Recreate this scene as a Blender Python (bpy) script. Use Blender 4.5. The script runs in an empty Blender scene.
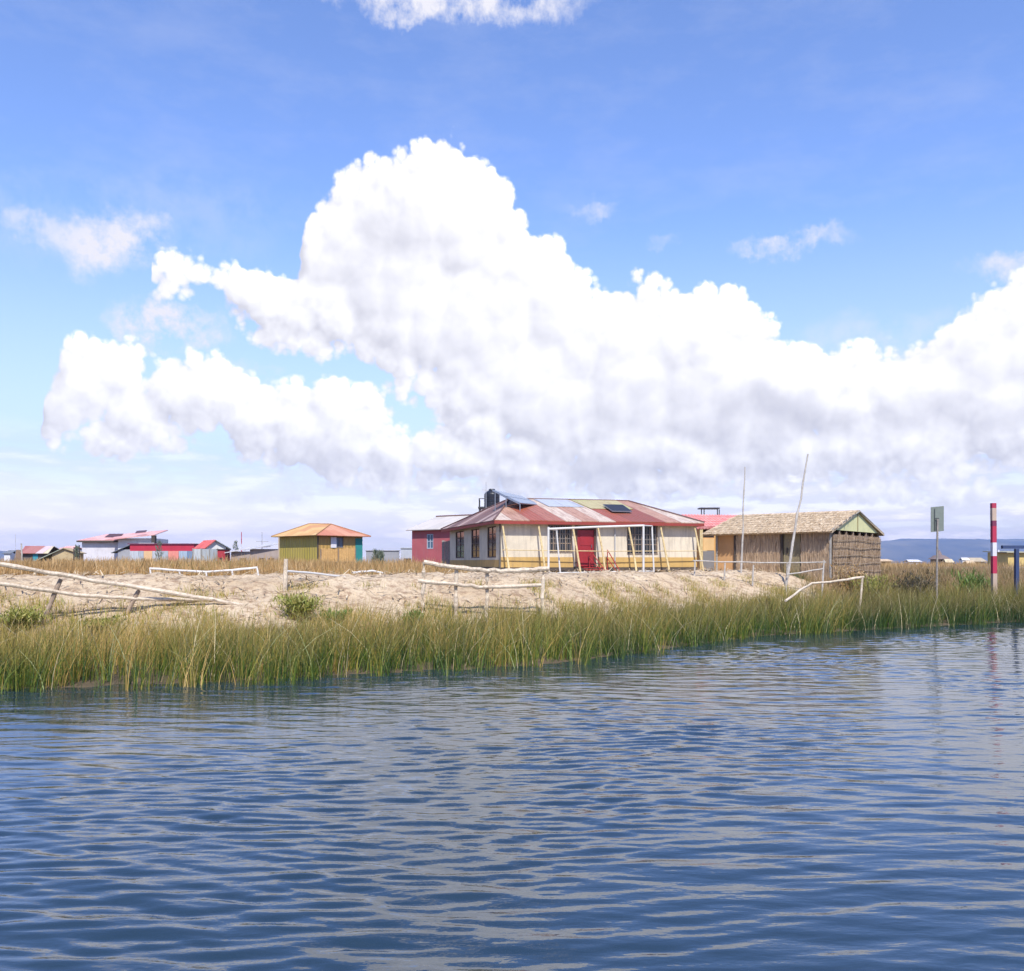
WATER_A, WATER_B, WAVE_S = .038, .026, .0028
VEIL = .95; SKY_SAT = 1.05; SKY_VAL = 1.45; SKY_HUE = .5; SKY_TINT = (.95,.90,1.0); CL_GREY = .62; WS = .15
SUN_E = 3.9; HAZE = .00012; EXPO = .7
import bpy, math, random
import numpy as np
from mathutils import Vector, noise as mnoise

random.seed(7); RNG = np.random.default_rng(11)
scene = bpy.context.scene
COL = scene.collection
F = 900.0; HY = 562.0; CAMZ = 2.2          # calibration of the photograph: focal length in px, horizon row, eye height

# ------------------------------------------------------------------ terrain height
SHX = [-400, -60, -30, -14.8, -8.8, -5.7, -2.24, 0.6, 3.45, 7.1, 12.9, 19.1, 60, 200, 600]
SHY = [4, 8, 11, 14.1, 15.5, 16.4, 18.0, 19.2, 22.3, 26.6, 30.0, 33.4, 52, 110, 250]
def shore(x): return np.interp(x, SHX, SHY)
TA = ([-30, -8, -1, 0, 4, 6, 9, 10, 12, 20], [-1.5, -1.2, -.18, 0, .28, .72, 1.70, 1.80, 1.74, 1.68])
TB = ([-30, -8, -1, 0, 4, 8, 12, 20], [-1.5, -1.2, -.18, 0, .30, .85, 1.30, 1.58])
def sm(a, b, x):
    t = np.clip((x - a) / (b - a), 0, 1); return t * t * (3 - 2 * t)
def ground_z(x, y):
    x = np.asarray(x, float); y = np.asarray(y, float)
    t = y - shore(x)
    w = sm(10.5, 15, x)
    z = np.interp(t, *TA) * (1 - w) + np.interp(t, *TB) * w
    far = sm(330, 420, y)
    return z * (1 - far) - 2.0 * far
def ray(px, py, d):
    return Vector(((px - 512) / F * d, d, CAMZ - (py - HY) / F * d))
def ghit(px, py, d0=12, d1=60):
    d = d0
    while d < d1:
        p = ray(px, py, d)
        if p.z <= float(ground_z(p.x, p.y)): return d
        d += .05
    return d1
def onground(px, d, dz=0.0):
    x = (px - 512) / F * d
    return Vector((x, d, float(ground_z(x, d)) + dz))

# ------------------------------------------------------------------ mesh helpers
OFF = {}
class MB:
    def __init__(s): s.v = []; s.f = []; s.uv = []
    def add(s, vs, fs, uvs=None):
        b = len(s.v); s.v += [Vector(v) for v in vs]
        for i, f in enumerate(fs):
            s.f.append([b + k for k in f])
            s.uv.append(uvs[i] if uvs else None)
    def hexa(s, p):                                   # 8 corners: 4 bottom ring, 4 top ring
        s.add(p, [(3,2,1,0),(4,5,6,7),(0,1,5,4),(1,2,6,5),(2,3,7,6),(3,0,4,7)])
    def box(s, o, a, b, c):                           # corner and three edge vectors
        o, a, b, c = Vector(o), Vector(a), Vector(b), Vector(c)
        s.hexa([o, o+a, o+a+b, o+b, o+c, o+a+c, o+a+b+c, o+b+c])
    def cbox(s, c, sx, sy, sz):
        c = Vector(c); s.box(c - Vector((sx/2, sy/2, sz/2)), (sx,0,0), (0,sy,0), (0,0,sz))
    def tube(s, pts, rad, n=8):
        pts = [Vector(p) for p in pts]
        if not isinstance(rad, (list, tuple)): rad = [rad] * len(pts)
        rings = []
        for i, p in enumerate(pts):
            d = (pts[min(i+1, len(pts)-1)] - pts[max(i-1, 0)]).normalized()
            u = d.cross(Vector((0,0,1)))
            if u.length < 1e-3: u = Vector((1,0,0))
            u.normalize(); w = d.cross(u).normalized()
            rings.append([p + (u*math.cos(a) + w*math.sin(a))*rad[i] for a in [2*math.pi*k/n for k in range(n)]])
        vs = [q for r in rings for q in r]; fs = []
        for i in range(len(pts)-1):
            for k in range(n):
                fs.append((i*n+k, i*n+(k+1)%n, (i+1)*n+(k+1)%n, (i+1)*n+k))
        fs.append(tuple(range(n-1, -1, -1))); fs.append(tuple((len(pts)-1)*n + k for k in range(n)))
        s.add(vs, fs)
    def slab(s, poly, th, udir=None):                 # planar polygon with thickness; uv in metres (u along udir, v up slope)
        poly = [Vector(p) for p in poly]
        nrm = (poly[1]-poly[0]).cross(poly[-1]-poly[0]).normalized()
        if nrm.z < 0 and abs(nrm.z) > .05: nrm = -nrm
        low = [p - nrm*th for p in poly]; n = len(poly)
        ud = Vector(udir).normalized() if udir else (poly[1]-poly[0]).normalized()
        vd = nrm.cross(ud).normalized(); o = poly[0]
        uvt = [((p-o).dot(ud), (p-o).dot(vd)) for p in poly]
        fs = [tuple(range(n)), tuple(range(2*n-1, n-1, -1))]; uvs = [uvt, uvt[::-1]]
        for i in range(n):
            j = (i+1) % n
            fs.append((i, n+i, n+j, j)); uvs.append([uvt[i], uvt[i], uvt[j], uvt[j]])
        s.add(poly + low, fs, uvs)
    def build(s, name, mat, parent=None, smooth=False):
        off = OFF[parent.name] if parent else Vector((0,0,0))
        me = bpy.data.meshes.new(name)
        me.from_pydata([v - off for v in s.v], [], s.f)
        if any(u for u in s.uv):
            l = me.uv_layers.new(name='UVMap'); k = 0
            for f, u in zip(s.f, s.uv):
                for q in range(len(f)):
                    l.data[k].uv = u[q] if u else (0, 0); k += 1
        me.materials.append(mat); 
        if smooth:
            for p in me.polygons: p.use_smooth = True
        me.update()
        o = bpy.data.objects.new(name, me); COL.objects.link(o)
        if parent: o.parent = parent
        OFF[o.name] = off
        return o

def tag(o, label=None, cat=None, group=None, kind=None):
    if label: o['label'] = label
    if cat: o['category'] = cat
    if group: o['group'] = group
    if kind: o['kind'] = kind
    return o
def thing(name, loc, label, cat, group=None):
    o = bpy.data.objects.new(name, None); COL.objects.link(o)
    o.location = Vector(loc); o.empty_display_size = .3
    OFF[o.name] = Vector(loc)
    return tag(o, label, cat, group)
def wall(m, A, B, z0, z1, th, ops=(), inward=None):
    """vertical wall from A to B (outer face), thickness th towards inward; ops = (u0,u1,za,zb) openings"""
    A = Vector((A[0], A[1], 0)); B = Vector((B[0], B[1], 0)); L = (B-A).length; d = (B-A)/L
    n = Vector(inward).normalized() if inward else Vector((-d.y, d.x, 0))
    us = sorted({0, L} | {o[0] for o in ops} | {o[1] for o in ops})
    zs = sorted({z0, z1} | {o[2] for o in ops} | {o[3] for o in ops})
    solid = {}
    for i in range(len(us)-1):
        for j in range(len(zs)-1):
            uc = (us[i]+us[i+1])/2; zc = (zs[j]+zs[j+1])/2
            solid[i, j] = not any(o[0] < uc < o[1] and o[2] < zc < o[3] for o in ops)
    P = lambda u, z, k: A + d*u + n*(th*k) + Vector((0,0,z))
    for (i, j), sol in solid.items():
        if not sol: continue
        u0, u1, a, b = us[i], us[i+1], zs[j], zs[j+1]
        uvq = [(u0,a),(u1,a),(u1,b),(u0,b)]
        m.add([P(u0,a,0),P(u1,a,0),P(u1,b,0),P(u0,b,0)], [(0,1,2,3)], [uvq])
        m.add([P(u0,a,1),P(u1,a,1),P(u1,b,1),P(u0,b,1)], [(3,2,1,0)], [uvq[::-1]])
        for (di, dj, q) in ((-1,0,((u0,a),(u0,b))), (1,0,((u1,a),(u1,b))), (0,-1,((u0,a),(u1,a))), (0,1,((u0,b),(u1,b)))):
            if not solid.get((i+di, j+dj), False):
                (ua, za), (ub, zb) = q
                m.add([P(ua,za,0),P(ub,zb,0),P(ub,zb,1),P(ua,za,1)], [(0,1,2,3)])

# ------------------------------------------------------------------ materials
MATS = {}
def newmat(name):
    m = bpy.data.materials.new(name); m.use_nodes = True
    nt = m.node_tree; b = nt.nodes['Principled BSDF']; MATS[name] = m
    return m, nt, b
class N:                                               # tiny node-building helper
    def __init__(s, nt): s.nt = nt
    def node(s, t, **k):
        n = s.nt.nodes.new(t)
        for a, v in k.items(): setattr(n, a, v)
        return n
    def put(s, sock, v):
        if hasattr(v, 'is_output') or isinstance(v, bpy.types.NodeSocket): s.nt.links.new(v, sock)
        elif isinstance(v, (tuple, list)) and len(v) == 3 and sock.type == 'RGBA': sock.default_value = (*v, 1)
        else: sock.default_value = v
    def math(s, op, a, b=0.0, c=None, clamp=False):
        n = s.node('ShaderNodeMath', operation=op, use_clamp=clamp)
        s.put(n.inputs[0], a); s.put(n.inputs[1], b)
        if c is not None: s.put(n.inputs[2], c)
        return n.outputs[0]
    def vmath(s, op, a, b=(0,0,0), sc=None):
        n = s.node('ShaderNodeVectorMath', operation=op)
        s.put(n.inputs[0], a); s.put(n.inputs[1], b)
        if sc is not None: s.put(n.inputs['Scale'], sc)
        return n.outputs['Value'] if op in ('LENGTH','DOT_PRODUCT','DISTANCE') else n.outputs['Vector']
    def mix(s, f, a, b, mode='MIX'):
        n = s.node('ShaderNodeMix', data_type='RGBA', blend_type=mode)
        s.put(n.inputs[0], f); s.put(n.inputs[6], a); s.put(n.inputs[7], b); return n.outputs[2]
    def noise(s, vec, scale=5, detail=4, rough=.55, out=0, dist=0):
        n = s.node('ShaderNodeTexNoise'); s.put(n.inputs['Scale'], scale); s.put(n.inputs['Detail'], detail)
        s.put(n.inputs['Roughness'], rough); s.put(n.inputs['Distortion'], dist)
        if vec is not None: s.put(n.inputs['Vector'], vec)
        return n.outputs[out]
    def ramp(s, f, stops, interp='LINEAR'):
        n = s.node('ShaderNodeValToRGB'); cr = n.color_ramp; cr.interpolation = interp
        while len(cr.elements) < len(stops): cr.elements.new(.5)
        for e, (p, c) in zip(cr.elements, stops):
            e.position = p; e.color = (*c, 1) if len(c) == 3 else c
        s.put(n.inputs[0], f); return n.outputs[0]
    def maprange(s, v, a, b, c=0.0, d=1.0, smooth=False):
        n = s.node('ShaderNodeMapRange', interpolation_type='SMOOTHSTEP' if smooth else 'LINEAR')
        for k, q in zip(range(5), (v, a, b, c, d)): s.put(n.inputs[k], q)
        return n.outputs[0]
    def mapping(s, vec, scale=(1,1,1), loc=(0,0,0), rot=(0,0,0)):
        n = s.node('ShaderNodeMapping'); s.put(n.inputs[0], vec); n.inputs['Scale'].default_value = scale
        n.inputs['Location'].default_value = loc; n.inputs['Rotation'].default_value = rot; return n.outputs[0]
    def coord(s, which='Object'): return s.node('ShaderNodeTexCoord').outputs[which]
    def bump(s, h, strength=.5, dist=.02, normal=None):
        n = s.node('ShaderNodeBump'); s.put(n.inputs['Height'], h); n.inputs['Strength'].default_value = strength
        n.inputs['Distance'].default_value = dist
        if normal is not None: s.put(n.inputs['Normal'], normal)
        return n.outputs[0]

def paint(name, col, dirt=(.25,.2,.15), amt=.35, rough=.75, scale=1.3, bump=.15, streak=True):
    """weathered painted surface: tone drift, stains of their own, grain"""
    if name in MATS: return MATS[name]
    m, nt, b = newmat(name); n = N(nt); co = n.coord()
    big = n.noise(co, scale, 5, .6)
    c = n.mix(n.maprange(big, .35, .75), tuple(x*.86 for x in col), tuple(min(1, x*1.1) for x in col))
    st = n.noise(n.mapping(co, (6,6,.7) if streak else (3,3,3)), 1.2, 6, .65)
    c = n.mix(n.math('MULTIPLY', n.maprange(st, .5, .78), amt), c, dirt)
    fine = n.noise(co, 28, 4, .6)
    c = n.mix(n.maprange(fine, .3, .7, 0, .25), c, tuple(x*.7 for x in col))
    n.put(b.inputs['Base Color'], c); b.inputs['Roughness'].default_value = rough
    n.put(b.inputs['Normal'], n.bump(n.math('ADD', fine, st), bump, .02))
    return m
def wood(name, col, dark, rough=.8):
    if name in MATS: return MATS[name]
    m, nt, b = newmat(name); n = N(nt); co = n.coord()
    g = n.noise(n.mapping(co, (3,3,3)), 4, 6, .7); k = n.noise(co, 1.1, 3, .5)
    c = n.mix(n.maprange(g, .35, .68), dark, col)
    c = n.mix(n.maprange(k, .4, .7, 0, .5), c, tuple(x*1.15 for x in col))
    n.put(b.inputs['Base Color'], c); b.inputs['Roughness'].default_value = rough
    n.put(b.inputs['Normal'], n.bump(g, .5, .02)); return m
def tin(name, stops, sheet=.82, row=2.2, streak=(.22,.07,.04), amt=.6, pitch=.12, rough=.5, metal=.0, rowfade=True):
    """corrugated sheets in uv metres: every sheet has its own tone from the ramp; rust runs down the slope"""
    m, nt, b = newmat(name); n = N(nt); uv = n.coord('UV')
    sep = n.node('ShaderNodeSeparateXYZ'); n.put(sep.inputs[0], uv); u, v = sep.outputs[0], sep.outputs[1]
    iu = n.math('FLOOR', n.math('DIVIDE', u, sheet)); iv = n.math('FLOOR', n.math('DIVIDE', n.math('ADD', v, n.math('MULTIPLY', iu, .37)), row))
    cmb = n.node('ShaderNodeCombineXYZ'); n.put(cmb.inputs[0], iu); n.put(cmb.inputs[1], iv)
    wn = n.node('ShaderNodeTexWhiteNoise', noise_dimensions='2D'); n.put(wn.inputs['Vector'], cmb.outputs[0])
    c = n.ramp(wn.outputs['Value'], stops, 'CONSTANT')
    c2 = n.noise(n.mapping(uv, (5,.55,1)), 1.6, 6, .68)
    c = n.mix(n.math('MULTIPLY', n.maprange(c2, .45, .72), amt), c, streak)
    lap = n.maprange(n.math('FRACT', n.math('DIVIDE', u, sheet)), .0, .06, .55, 0)
    c = n.mix(lap, c, tuple(x*.5 for x in streak))
    co = n.math('SINE', n.math('MULTIPLY', u, 2*math.pi/pitch))
    n.put(b.inputs['Base Color'], c); b.inputs['Roughness'].default_value = rough; b.inputs['Metallic'].default_value = metal
    n.put(b.inputs['Normal'], n.bump(n.math('ADD', co, n.math('MULTIPLY', c2, .8)), .6, .02)); return m
def corrug_wall(name, cols, pitch=.16, rough=.6):
    m, nt, b = newmat(name); n = N(nt); uv = n.coord('UV')
    sep = n.node('ShaderNodeSeparateXYZ'); n.put(sep.inputs[0], uv); u = sep.outputs[0]
    iu = n.math('FLOOR', n.math('DIVIDE', u, .85))
    wn = n.node('ShaderNodeTexWhiteNoise', noise_dimensions='1D'); n.put(wn.inputs['W'], iu)
    c = n.ramp(wn.outputs['Value'], cols, 'CONSTANT')
    st = n.noise(n.mapping(uv, (6,.7,1)), 1.5, 6, .65)
    c = n.mix(n.maprange(st, .45, .75, 0, .5), c, (.18,.13,.10))
    co = n.math('SINE', n.math('MULTIPLY', u, 2*math.pi/pitch))
    n.put(b.inputs['Base Color'], c); b.inputs['Roughness'].default_value = rough
    n.put(b.inputs['Normal'], n.bump(co, .6, .025)); return m
def flat(name, col, rough=.5, metal=0.0, amt=.25):
    if name in MATS: return MATS[name]
    m, nt, b = newmat(name); n = N(nt); k = n.noise(n.coord(), 9, 5, .6)
    n.put(b.inputs['Base Color'], n.mix(n.maprange(k, .3, .7, 0, amt), col, tuple(x*.45 for x in col)))
    b.inputs['Roughness'].default_value = rough; b.inputs['Metallic'].default_value = metal; return m
def glass(name='window_glass'):
    m, nt, b = newmat(name); n = N(nt)
    k = n.noise(n.coord(), 3, 3, .5)
    n.put(b.inputs['Base Color'], n.mix(k, (.012,.014,.018), (.035,.04,.045)))
    b.inputs['Roughness'].default_value = .12; b.inputs['IOR'].default_value = 1.5
    n.put(b.inputs['Normal'], n.bump(k, .1, .02)); return m
GLASS = glass()

# ------------------------------------------------------------------ blade fields (grass, reeds, thatch)
def blades(name, base, h, w, lean, ang, mat, parent=None, segs=3, curl=1.7, rnd=None, up=None, tipw=.25):
    n = len(base); base = np.asarray(base, float); L = segs + 1
    s = np.linspace(0, 1, L)
    up = np.tile(np.array([0,0,1.0]), (n,1)) if up is None else np.asarray(up, float)
    wd = np.stack([np.cos(ang), np.sin(ang), np.zeros(n)], 1)
    P = np.zeros((n, L, 2, 3))
    for i, t in enumerate(s):
        l2 = (lean**2).sum(1)
        c = base + up*(h*t*(1 - .28*np.minimum(l2, 1.5)*t))[:,None] + lean*(h*t**curl)[:,None]
        ww = (w*(1 - (1-tipw)*t**1.5))[:,None]*wd*.5
        P[:,i,0] = c - ww; P[:,i,1] = c + ww
    V = P.reshape(-1, 3)
    off = np.array(OFF[parent.name]) if parent else np.zeros(3)
    V = V - off
    k = np.arange(n)[:,None]*(2*L) + np.arange(segs)[None,:]*2
    Q = np.stack([k, k+1, k+3, k+2], -1).reshape(-1, 4)
    me = bpy.data.meshes.new(name)
    me.vertices.add(len(V)); me.vertices.foreach_set('co', V.astype(np.float32).ravel())
    me.loops.add(Q.size); me.loops.foreach_set('vertex_index', Q.astype(np.int32).ravel())
    me.polygons.add(len(Q)); me.polygons.foreach_set('loop_start', np.arange(0, Q.size, 4, dtype=np.int32))
    me.polygons.foreach_set('loop_total', np.full(len(Q), 4, np.int32))
    me.update(calc_edges=True); me.validate()
    rnd = RNG.random(n) if rnd is None else rnd
    a = me.attributes.new('rnd', 'FLOAT', 'POINT'); a.data.foreach_set('value', np.repeat(rnd, 2*L).astype(np.float32))
    a = me.attributes.new('along', 'FLOAT', 'POINT'); a.data.foreach_set('value', np.tile(np.repeat(s, 2), n).astype(np.float32))
    me.materials.append(mat)
    o = bpy.data.objects.new(name, me); COL.objects.link(o)
    if parent: o.parent = parent
    OFF[o.name] = Vector(off)
    return o
def blade_mat(name, stops, tip, tipamt=.6, trans=.3, tipstart=.45):
    m, nt, b = newmat(name); n = N(nt)
    r = n.node('ShaderNodeAttribute', attribute_name='rnd').outputs['Fac']
    a = n.node('ShaderNodeAttribute', attribute_name='along').outputs['Fac']
    c = n.ramp(r, stops)
    c = n.mix(n.math('MULTIPLY', n.maprange(a, tipstart, 1), tipamt), c, tip)
    n.put(b.inputs['Base Color'], c); b.inputs['Roughness'].default_value = .55
    tr = n.node('ShaderNodeBsdfTranslucent'); n.put(tr.inputs[0], c)
    mx = n.node('ShaderNodeMixShader'); mx.inputs[0].default_value = trans
    nt.links.new(b.outputs[0], mx.inputs[1]); nt.links.new(tr.outputs[0], mx.inputs[2])
    nt.links.new(mx.outputs[0], nt.nodes['Material Output'].inputs[0]); return m
# ================================================================== SETTING
def axis(parts):
    out = []
    for a, b, st in parts: out += list(np.arange(a, b, st))
    out.append(parts[-1][1]); return np.array(out)
def sheet(name, xs, ys, Z, mat, attrs=None):
    X, Y = np.meshgrid(xs, ys); nx, ny = len(xs), len(ys)
    V = np.stack([X, Y, Z], -1).reshape(-1, 3)
    i = (np.arange(ny-1)[:,None]*nx + np.arange(nx-1)[None,:]).ravel()
    Q = np.stack([i, i+1, i+nx+1, i+nx], -1)
    me = bpy.data.meshes.new(name)
    me.vertices.add(len(V)); me.vertices.foreach_set('co', V.astype(np.float32).ravel())
    me.loops.add(Q.size); me.loops.foreach_set('vertex_index', Q.astype(np.int32).ravel())
    me.polygons.add(len(Q)); me.polygons.foreach_set('loop_start', np.arange(0, Q.size, 4, dtype=np.int32))
    me.polygons.foreach_set('loop_total', np.full(len(Q), 4, np.int32))
    me.polygons.foreach_set('use_smooth', np.ones(len(Q), bool))
    me.update(calc_edges=True)
    for k, v in (attrs or {}).items():
        a = me.attributes.new(k, 'FLOAT', 'POINT'); a.data.foreach_set('value', v.astype(np.float32).ravel())
    me.materials.append(mat)
    o = bpy.data.objects.new(name, me); COL.objects.link(o); OFF[o.name] = Vector((0,0,0)); return o

# ---- ground
m, nt, b = newmat('ground_soil'); n = N(nt); co = n.coord()
sa = n.node('ShaderNodeAttribute', attribute_name='sand').outputs['Fac']
n1 = n.noise(co, .55, 6, .6); n2 = n.noise(co, 4.5, 6, .7); n3 = n.noise(n.mapping(co, (1,1.6,1)), 14, 5, .7)
sand = n.mix(n.maprange(n1, .35, .68), (.52,.385,.24), (.68,.54,.37))
sand = n.mix(n.maprange(n2, .49, .60, 0, .8), sand, (.30,.19,.115))
sand = n.mix(n.maprange(n3, .52, .66, 0, .45), sand, (.22,.135,.08))
soil = n.mix(n2, (.07,.055,.03), (.17,.12,.065))
n.put(b.inputs['Base Color'], n.mix(n.maprange(n.math('ADD', sa, n.math('MULTIPLY', n.math('SUBTRACT', n2, .5), .9)), .35, .65), soil, sand))
b.inputs['Roughness'].default_value = .95
n.put(b.inputs['Normal'], n.bump(n.math('ADD', n2, n.math('MULTIPLY', n3, .5)), .9, .12))
xs = axis([(-9000,-1000,800),(-1000,-100,60),(-100,-18,2),(-18,22,.16),(22,100,2),(100,1000,60),(1000,9000,800)])
ys = axis([(-2000,0,200),(0,14,1),(14,48,.16),(48,120,2),(120,480,12),(480,1000,60),(1000,8200,600)])
X, Y = np.meshgrid(xs, ys); Z = ground_z(X, Y); T = Y - shore(X)
sandw = sm(4.6, 6.2, T) * (1 - sm(12.6, 14.5, T + 0*X)*(1 - sm(-3, -1, X)*(1 - sm(11, 14, X)))) * (1 - sm(12.0, 14.5, X))
nz = np.zeros_like(Z)
near = (np.abs(X - 2) < 22) & (Y > 14) & (Y < 50)
for iy, ix in zip(*np.nonzero(near)):
    x, y = X[iy, ix], Y[iy, ix]
    v = mnoise.fractal(Vector((x*.55, y*.55, 3.1)), .9, 2.1, 3)*.10
    v += abs(mnoise.noise(Vector((x*1.7, y*2.0, 7.7))))*.13 - .04
    v += abs(mnoise.noise(Vector((x*4.1, y*4.4, 1.7))))*.06
    nz[iy, ix] = v
Z = Z + nz * np.clip(sandw*1.0 + .15, 0, 1) * sm(.5, 3, T)
g = sheet('ground', xs, ys, Z, m, {'sand': sandw}); tag(g, kind='structure')

# ---- lake water
m, nt, b = newmat('lake_water'); n = N(nt); co = n.coord()
b.inputs['Base Color'].default_value = (.012,.028,.044,1); b.inputs['Roughness'].default_value = .012
b.inputs['IOR'].default_value = 1.5; b.inputs['Specular IOR Level'].default_value = 1.0
r1 = n.noise(n.mapping(co, (1.0,1.9,1)), 2.2, 4, .55, dist=.3)
r2 = n.noise(n.mapping(co, (1.0,2.8,1), rot=(0,0,.12)), 6.0, 3, .5, dist=.3)
n.put(b.inputs['Normal'], n.bump(n.math('ADD', n.math('MULTIPLY', r1, WATER_A), n.math('MULTIPLY', r2, WATER_B)), 1.0, .1))
xs = axis([(-9000,-1000,800),(-1000,-100,60),(-100,-22,6),(-22,26,.06),(26,100,6),(100,1000,60),(1000,9000,800)])
yy = [2.0]
while yy[-1] < 36: yy.append(yy[-1] + .014 + .0021*yy[-1])
ys = np.concatenate([np.arange(-2000, 0, 200), np.array([0, 1.0]), np.array(yy), axis([(42,100,6),(100,1000,60),(1000,8200,600)])])
X, Y = np.meshgrid(xs, ys); Z = np.zeros_like(X)
r = np.random.default_rng(5)
amp = sm(1.5, 3.5, Y)*(1-sm(31, 36, Y))*sm(-22, -18, X)*(1-sm(22, 26, X))
lx = .35*np.sin(X*.9+Y*.3)+.25*np.sin(Y*1.1-X*.5+1)       # gentle bending of the crests
wind = .55 + .9*sm(-.6, .8, np.sin(X*.55+Y*.21+1.3*np.sin(Y*.33)) + .7*np.sin(Y*.62-X*.27+2))
for k in range(80):
    lam = .11*(7.5**(r.random()**1.35)); th = r.normal(0, .24)+.05; q = 2*math.pi/lam
    ph = q*((Y+lx*.25)*math.cos(th) + (X)*math.sin(th)) + r.random()*6.28
    # short-crested: each train is modulated along its own crest
    md = .5+.5*np.sin((X*math.cos(th)-Y*math.sin(th))*q*.13 + r.random()*6.28 + .8*np.sin(Y*q*.09+r.random()*6))
    s = np.sin(ph)
    Z += md*(s + .18*np.cos(2*ph))*lam**.75*WAVE_S*(.6+.8*r.random())*(1 if lam > .38 else wind)
Z *= amp
w = sheet('water', xs, ys, Z, m); tag(w, kind='structure')

# ---- far hills across the lake
m, nt, b = newmat('hill_slopes'); n = N(nt); co = n.coord()
k = n.noise(n.mapping(co, (1,1,2)), .0022, 8, .62)
n.put(b.inputs['Base Color'], n.mix(n.maprange(k, .4, .62), (.05,.055,.05), (.17,.15,.11))); b.inputs['Roughness'].default_value = 1
def hills(x0, x1, y0, hfun, seed, dep=1500):
    xs = np.linspace(x0, x1, 260); ts = np.linspace(0, 1, 26); Z = np.zeros((26, 260)); Yg = np.zeros_like(Z)
    for j, t in enumerate(ts):
        for i, x in enumerate(xs):
            rdg = 1 - abs(mnoise.fractal(Vector((x*.0011, t*1.6, seed)), 1.0, 2.1, 5))*1.2
            prof = math.sin(min(t*1.9, 1)*math.pi/2)*.75 + .25*t
            Z[j, i] = -12 + (hfun(x)+12)*prof*(.80+.20*rdg if t > .02 else 1)
            Yg[j, i] = y0 + t*dep + 160*mnoise.noise(Vector((x*.0009, 2, seed)))*t
    V = [(xs[i], Yg[j, i], Z[j, i]) for j in range(26) for i in range(260)]
    fs = [(j*260+i, j*260+i+1, (j+1)*260+i+1, (j+1)*260+i) for j in range(25) for i in range(259)]
    mb = MB(); mb.add(V, fs); o = mb.build('hills', MATS['hill_slopes'], smooth=True); tag(o, kind='structure'); return o
hills(900, 8200, 6400, lambda x: 204 - 6*math.sin(x*.0013) + (-90 if x < 1300 else 0)*sm(1700, 900, x), 1.3)
hills(-8200, -3300, 6000, lambda x: 96*float(sm(-3350, -4000, x)) + 5, 8.3)

# ================================================================== VEGETATION FIELDS
def pts_region(n, xr, tr, dens=None):
    x = RNG.uniform(*xr, n); t = RNG.uniform(*tr, n); y = shore(x) + t
    keep = np.ones(n, bool) if dens is None else RNG.random(n) < dens(x, y, t)
    return x[keep], y[keep], t[keep]
def vnoise(x, y, f, seed=0.0):
    return np.array([mnoise.noise(Vector((a*f, b_*f, seed))) for a, b_ in zip(x, y)])
REED = blade_mat('reed_blades', [(0,(.025,.06,.010)),(.22,(.07,.13,.015)),(.42,(.17,.21,.022)),(.60,(.34,.26,.05)),(.80,(.52,.33,.10)),(1,(.68,.50,.19))], (.44,.27,.09), .5, .25)
# shoreline reeds
def reed_dens(x, y, t):
    k = vnoise(x, y, .9, 4.2)
    edge = 1 - sm(3.9, 5.0, t + k*1.6)
    front = sm(-.9, .3, t + vnoise(x, y, 2.2, 1.1)*1.5 + vnoise(x, y, .6, 5.1)*1.2)
    k2 = vnoise(x, y, 2.6, 8.8)
    return edge*front*np.clip(.62+.6*k+1.1*k2, .05, 1)
x, y, t = pts_region(115000, (-17, 24), (-1.2, 5.8), reed_dens)
k1 = vnoise(x, y, .45, 9.0); k2 = vnoise(x, y, 1.3, 2.0); nB = len(x)
z = ground_z(x, y)
h = (.98 + .36*k1 + .42*k2)*(.52 + .66*RNG.random(nB))
h *= 1 - .22*sm(2.5, 5.5, t)
h *= 1 - .45*(1-sm(-9, -2.5, x))*sm(1.2, 3.6, t)
h *= 1 + .10*sm(8, 14, x)
ln = RNG.normal(0, .25, (nB, 2)) + np.stack([.10 + .16*k1, -.03 + 0*k1], 1)
lean = np.concatenate([ln, np.zeros((nB, 1))], 1)
rn = np.clip(RNG.random(nB)*.74 + .06 + k1*.6 + k2*.35 - .10*sm(-3, 1, x) - .22*sm(5, 12, x) + .26*(1-sm(-10, -3, x))*sm(1.0, 3.5, t) - .22*(1-sm(.0, 1.2, t)), 0, 1)
o = blades('reeds', np.stack([x, y, np.maximum(z, -.25)-.04], 1), h, RNG.uniform(.008, .017, nB), lean, RNG.uniform(0, 3.14, nB), REED, rnd=rn)
tag(o, 'dense green and straw coloured reeds growing along the water edge', 'reeds', kind='stuff')
# bent, broken pale stalks
nB = 900; x = RNG.uniform(-17, 22, nB); t = RNG.uniform(-.5, 3.5, nB); y = shore(x)+t; z = ground_z(x, y)
a = RNG.uniform(0, 6.28, nB); lm = RNG.uniform(.35, 1.05, nB)
STRAW = blade_mat('broken_straw', [(0,(.40,.30,.14)),(.6,(.55,.47,.28)),(1,(.34,.40,.16))], (.55,.45,.28), .4, .2)
o = blades('broken_reeds', np.stack([x, y, np.maximum(z, 0)-.02], 1), RNG.uniform(.7, 1.35, nB), RNG.uniform(.010, .02, nB), np.stack([np.cos(a)*lm, np.sin(a)*lm*.7-.1, 0*a], 1), RNG.uniform(0, 3.14, nB), STRAW)
tag(o, 'pale bent and broken stalks leaning out of the shore reeds', 'reeds', kind='stuff')
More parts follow.
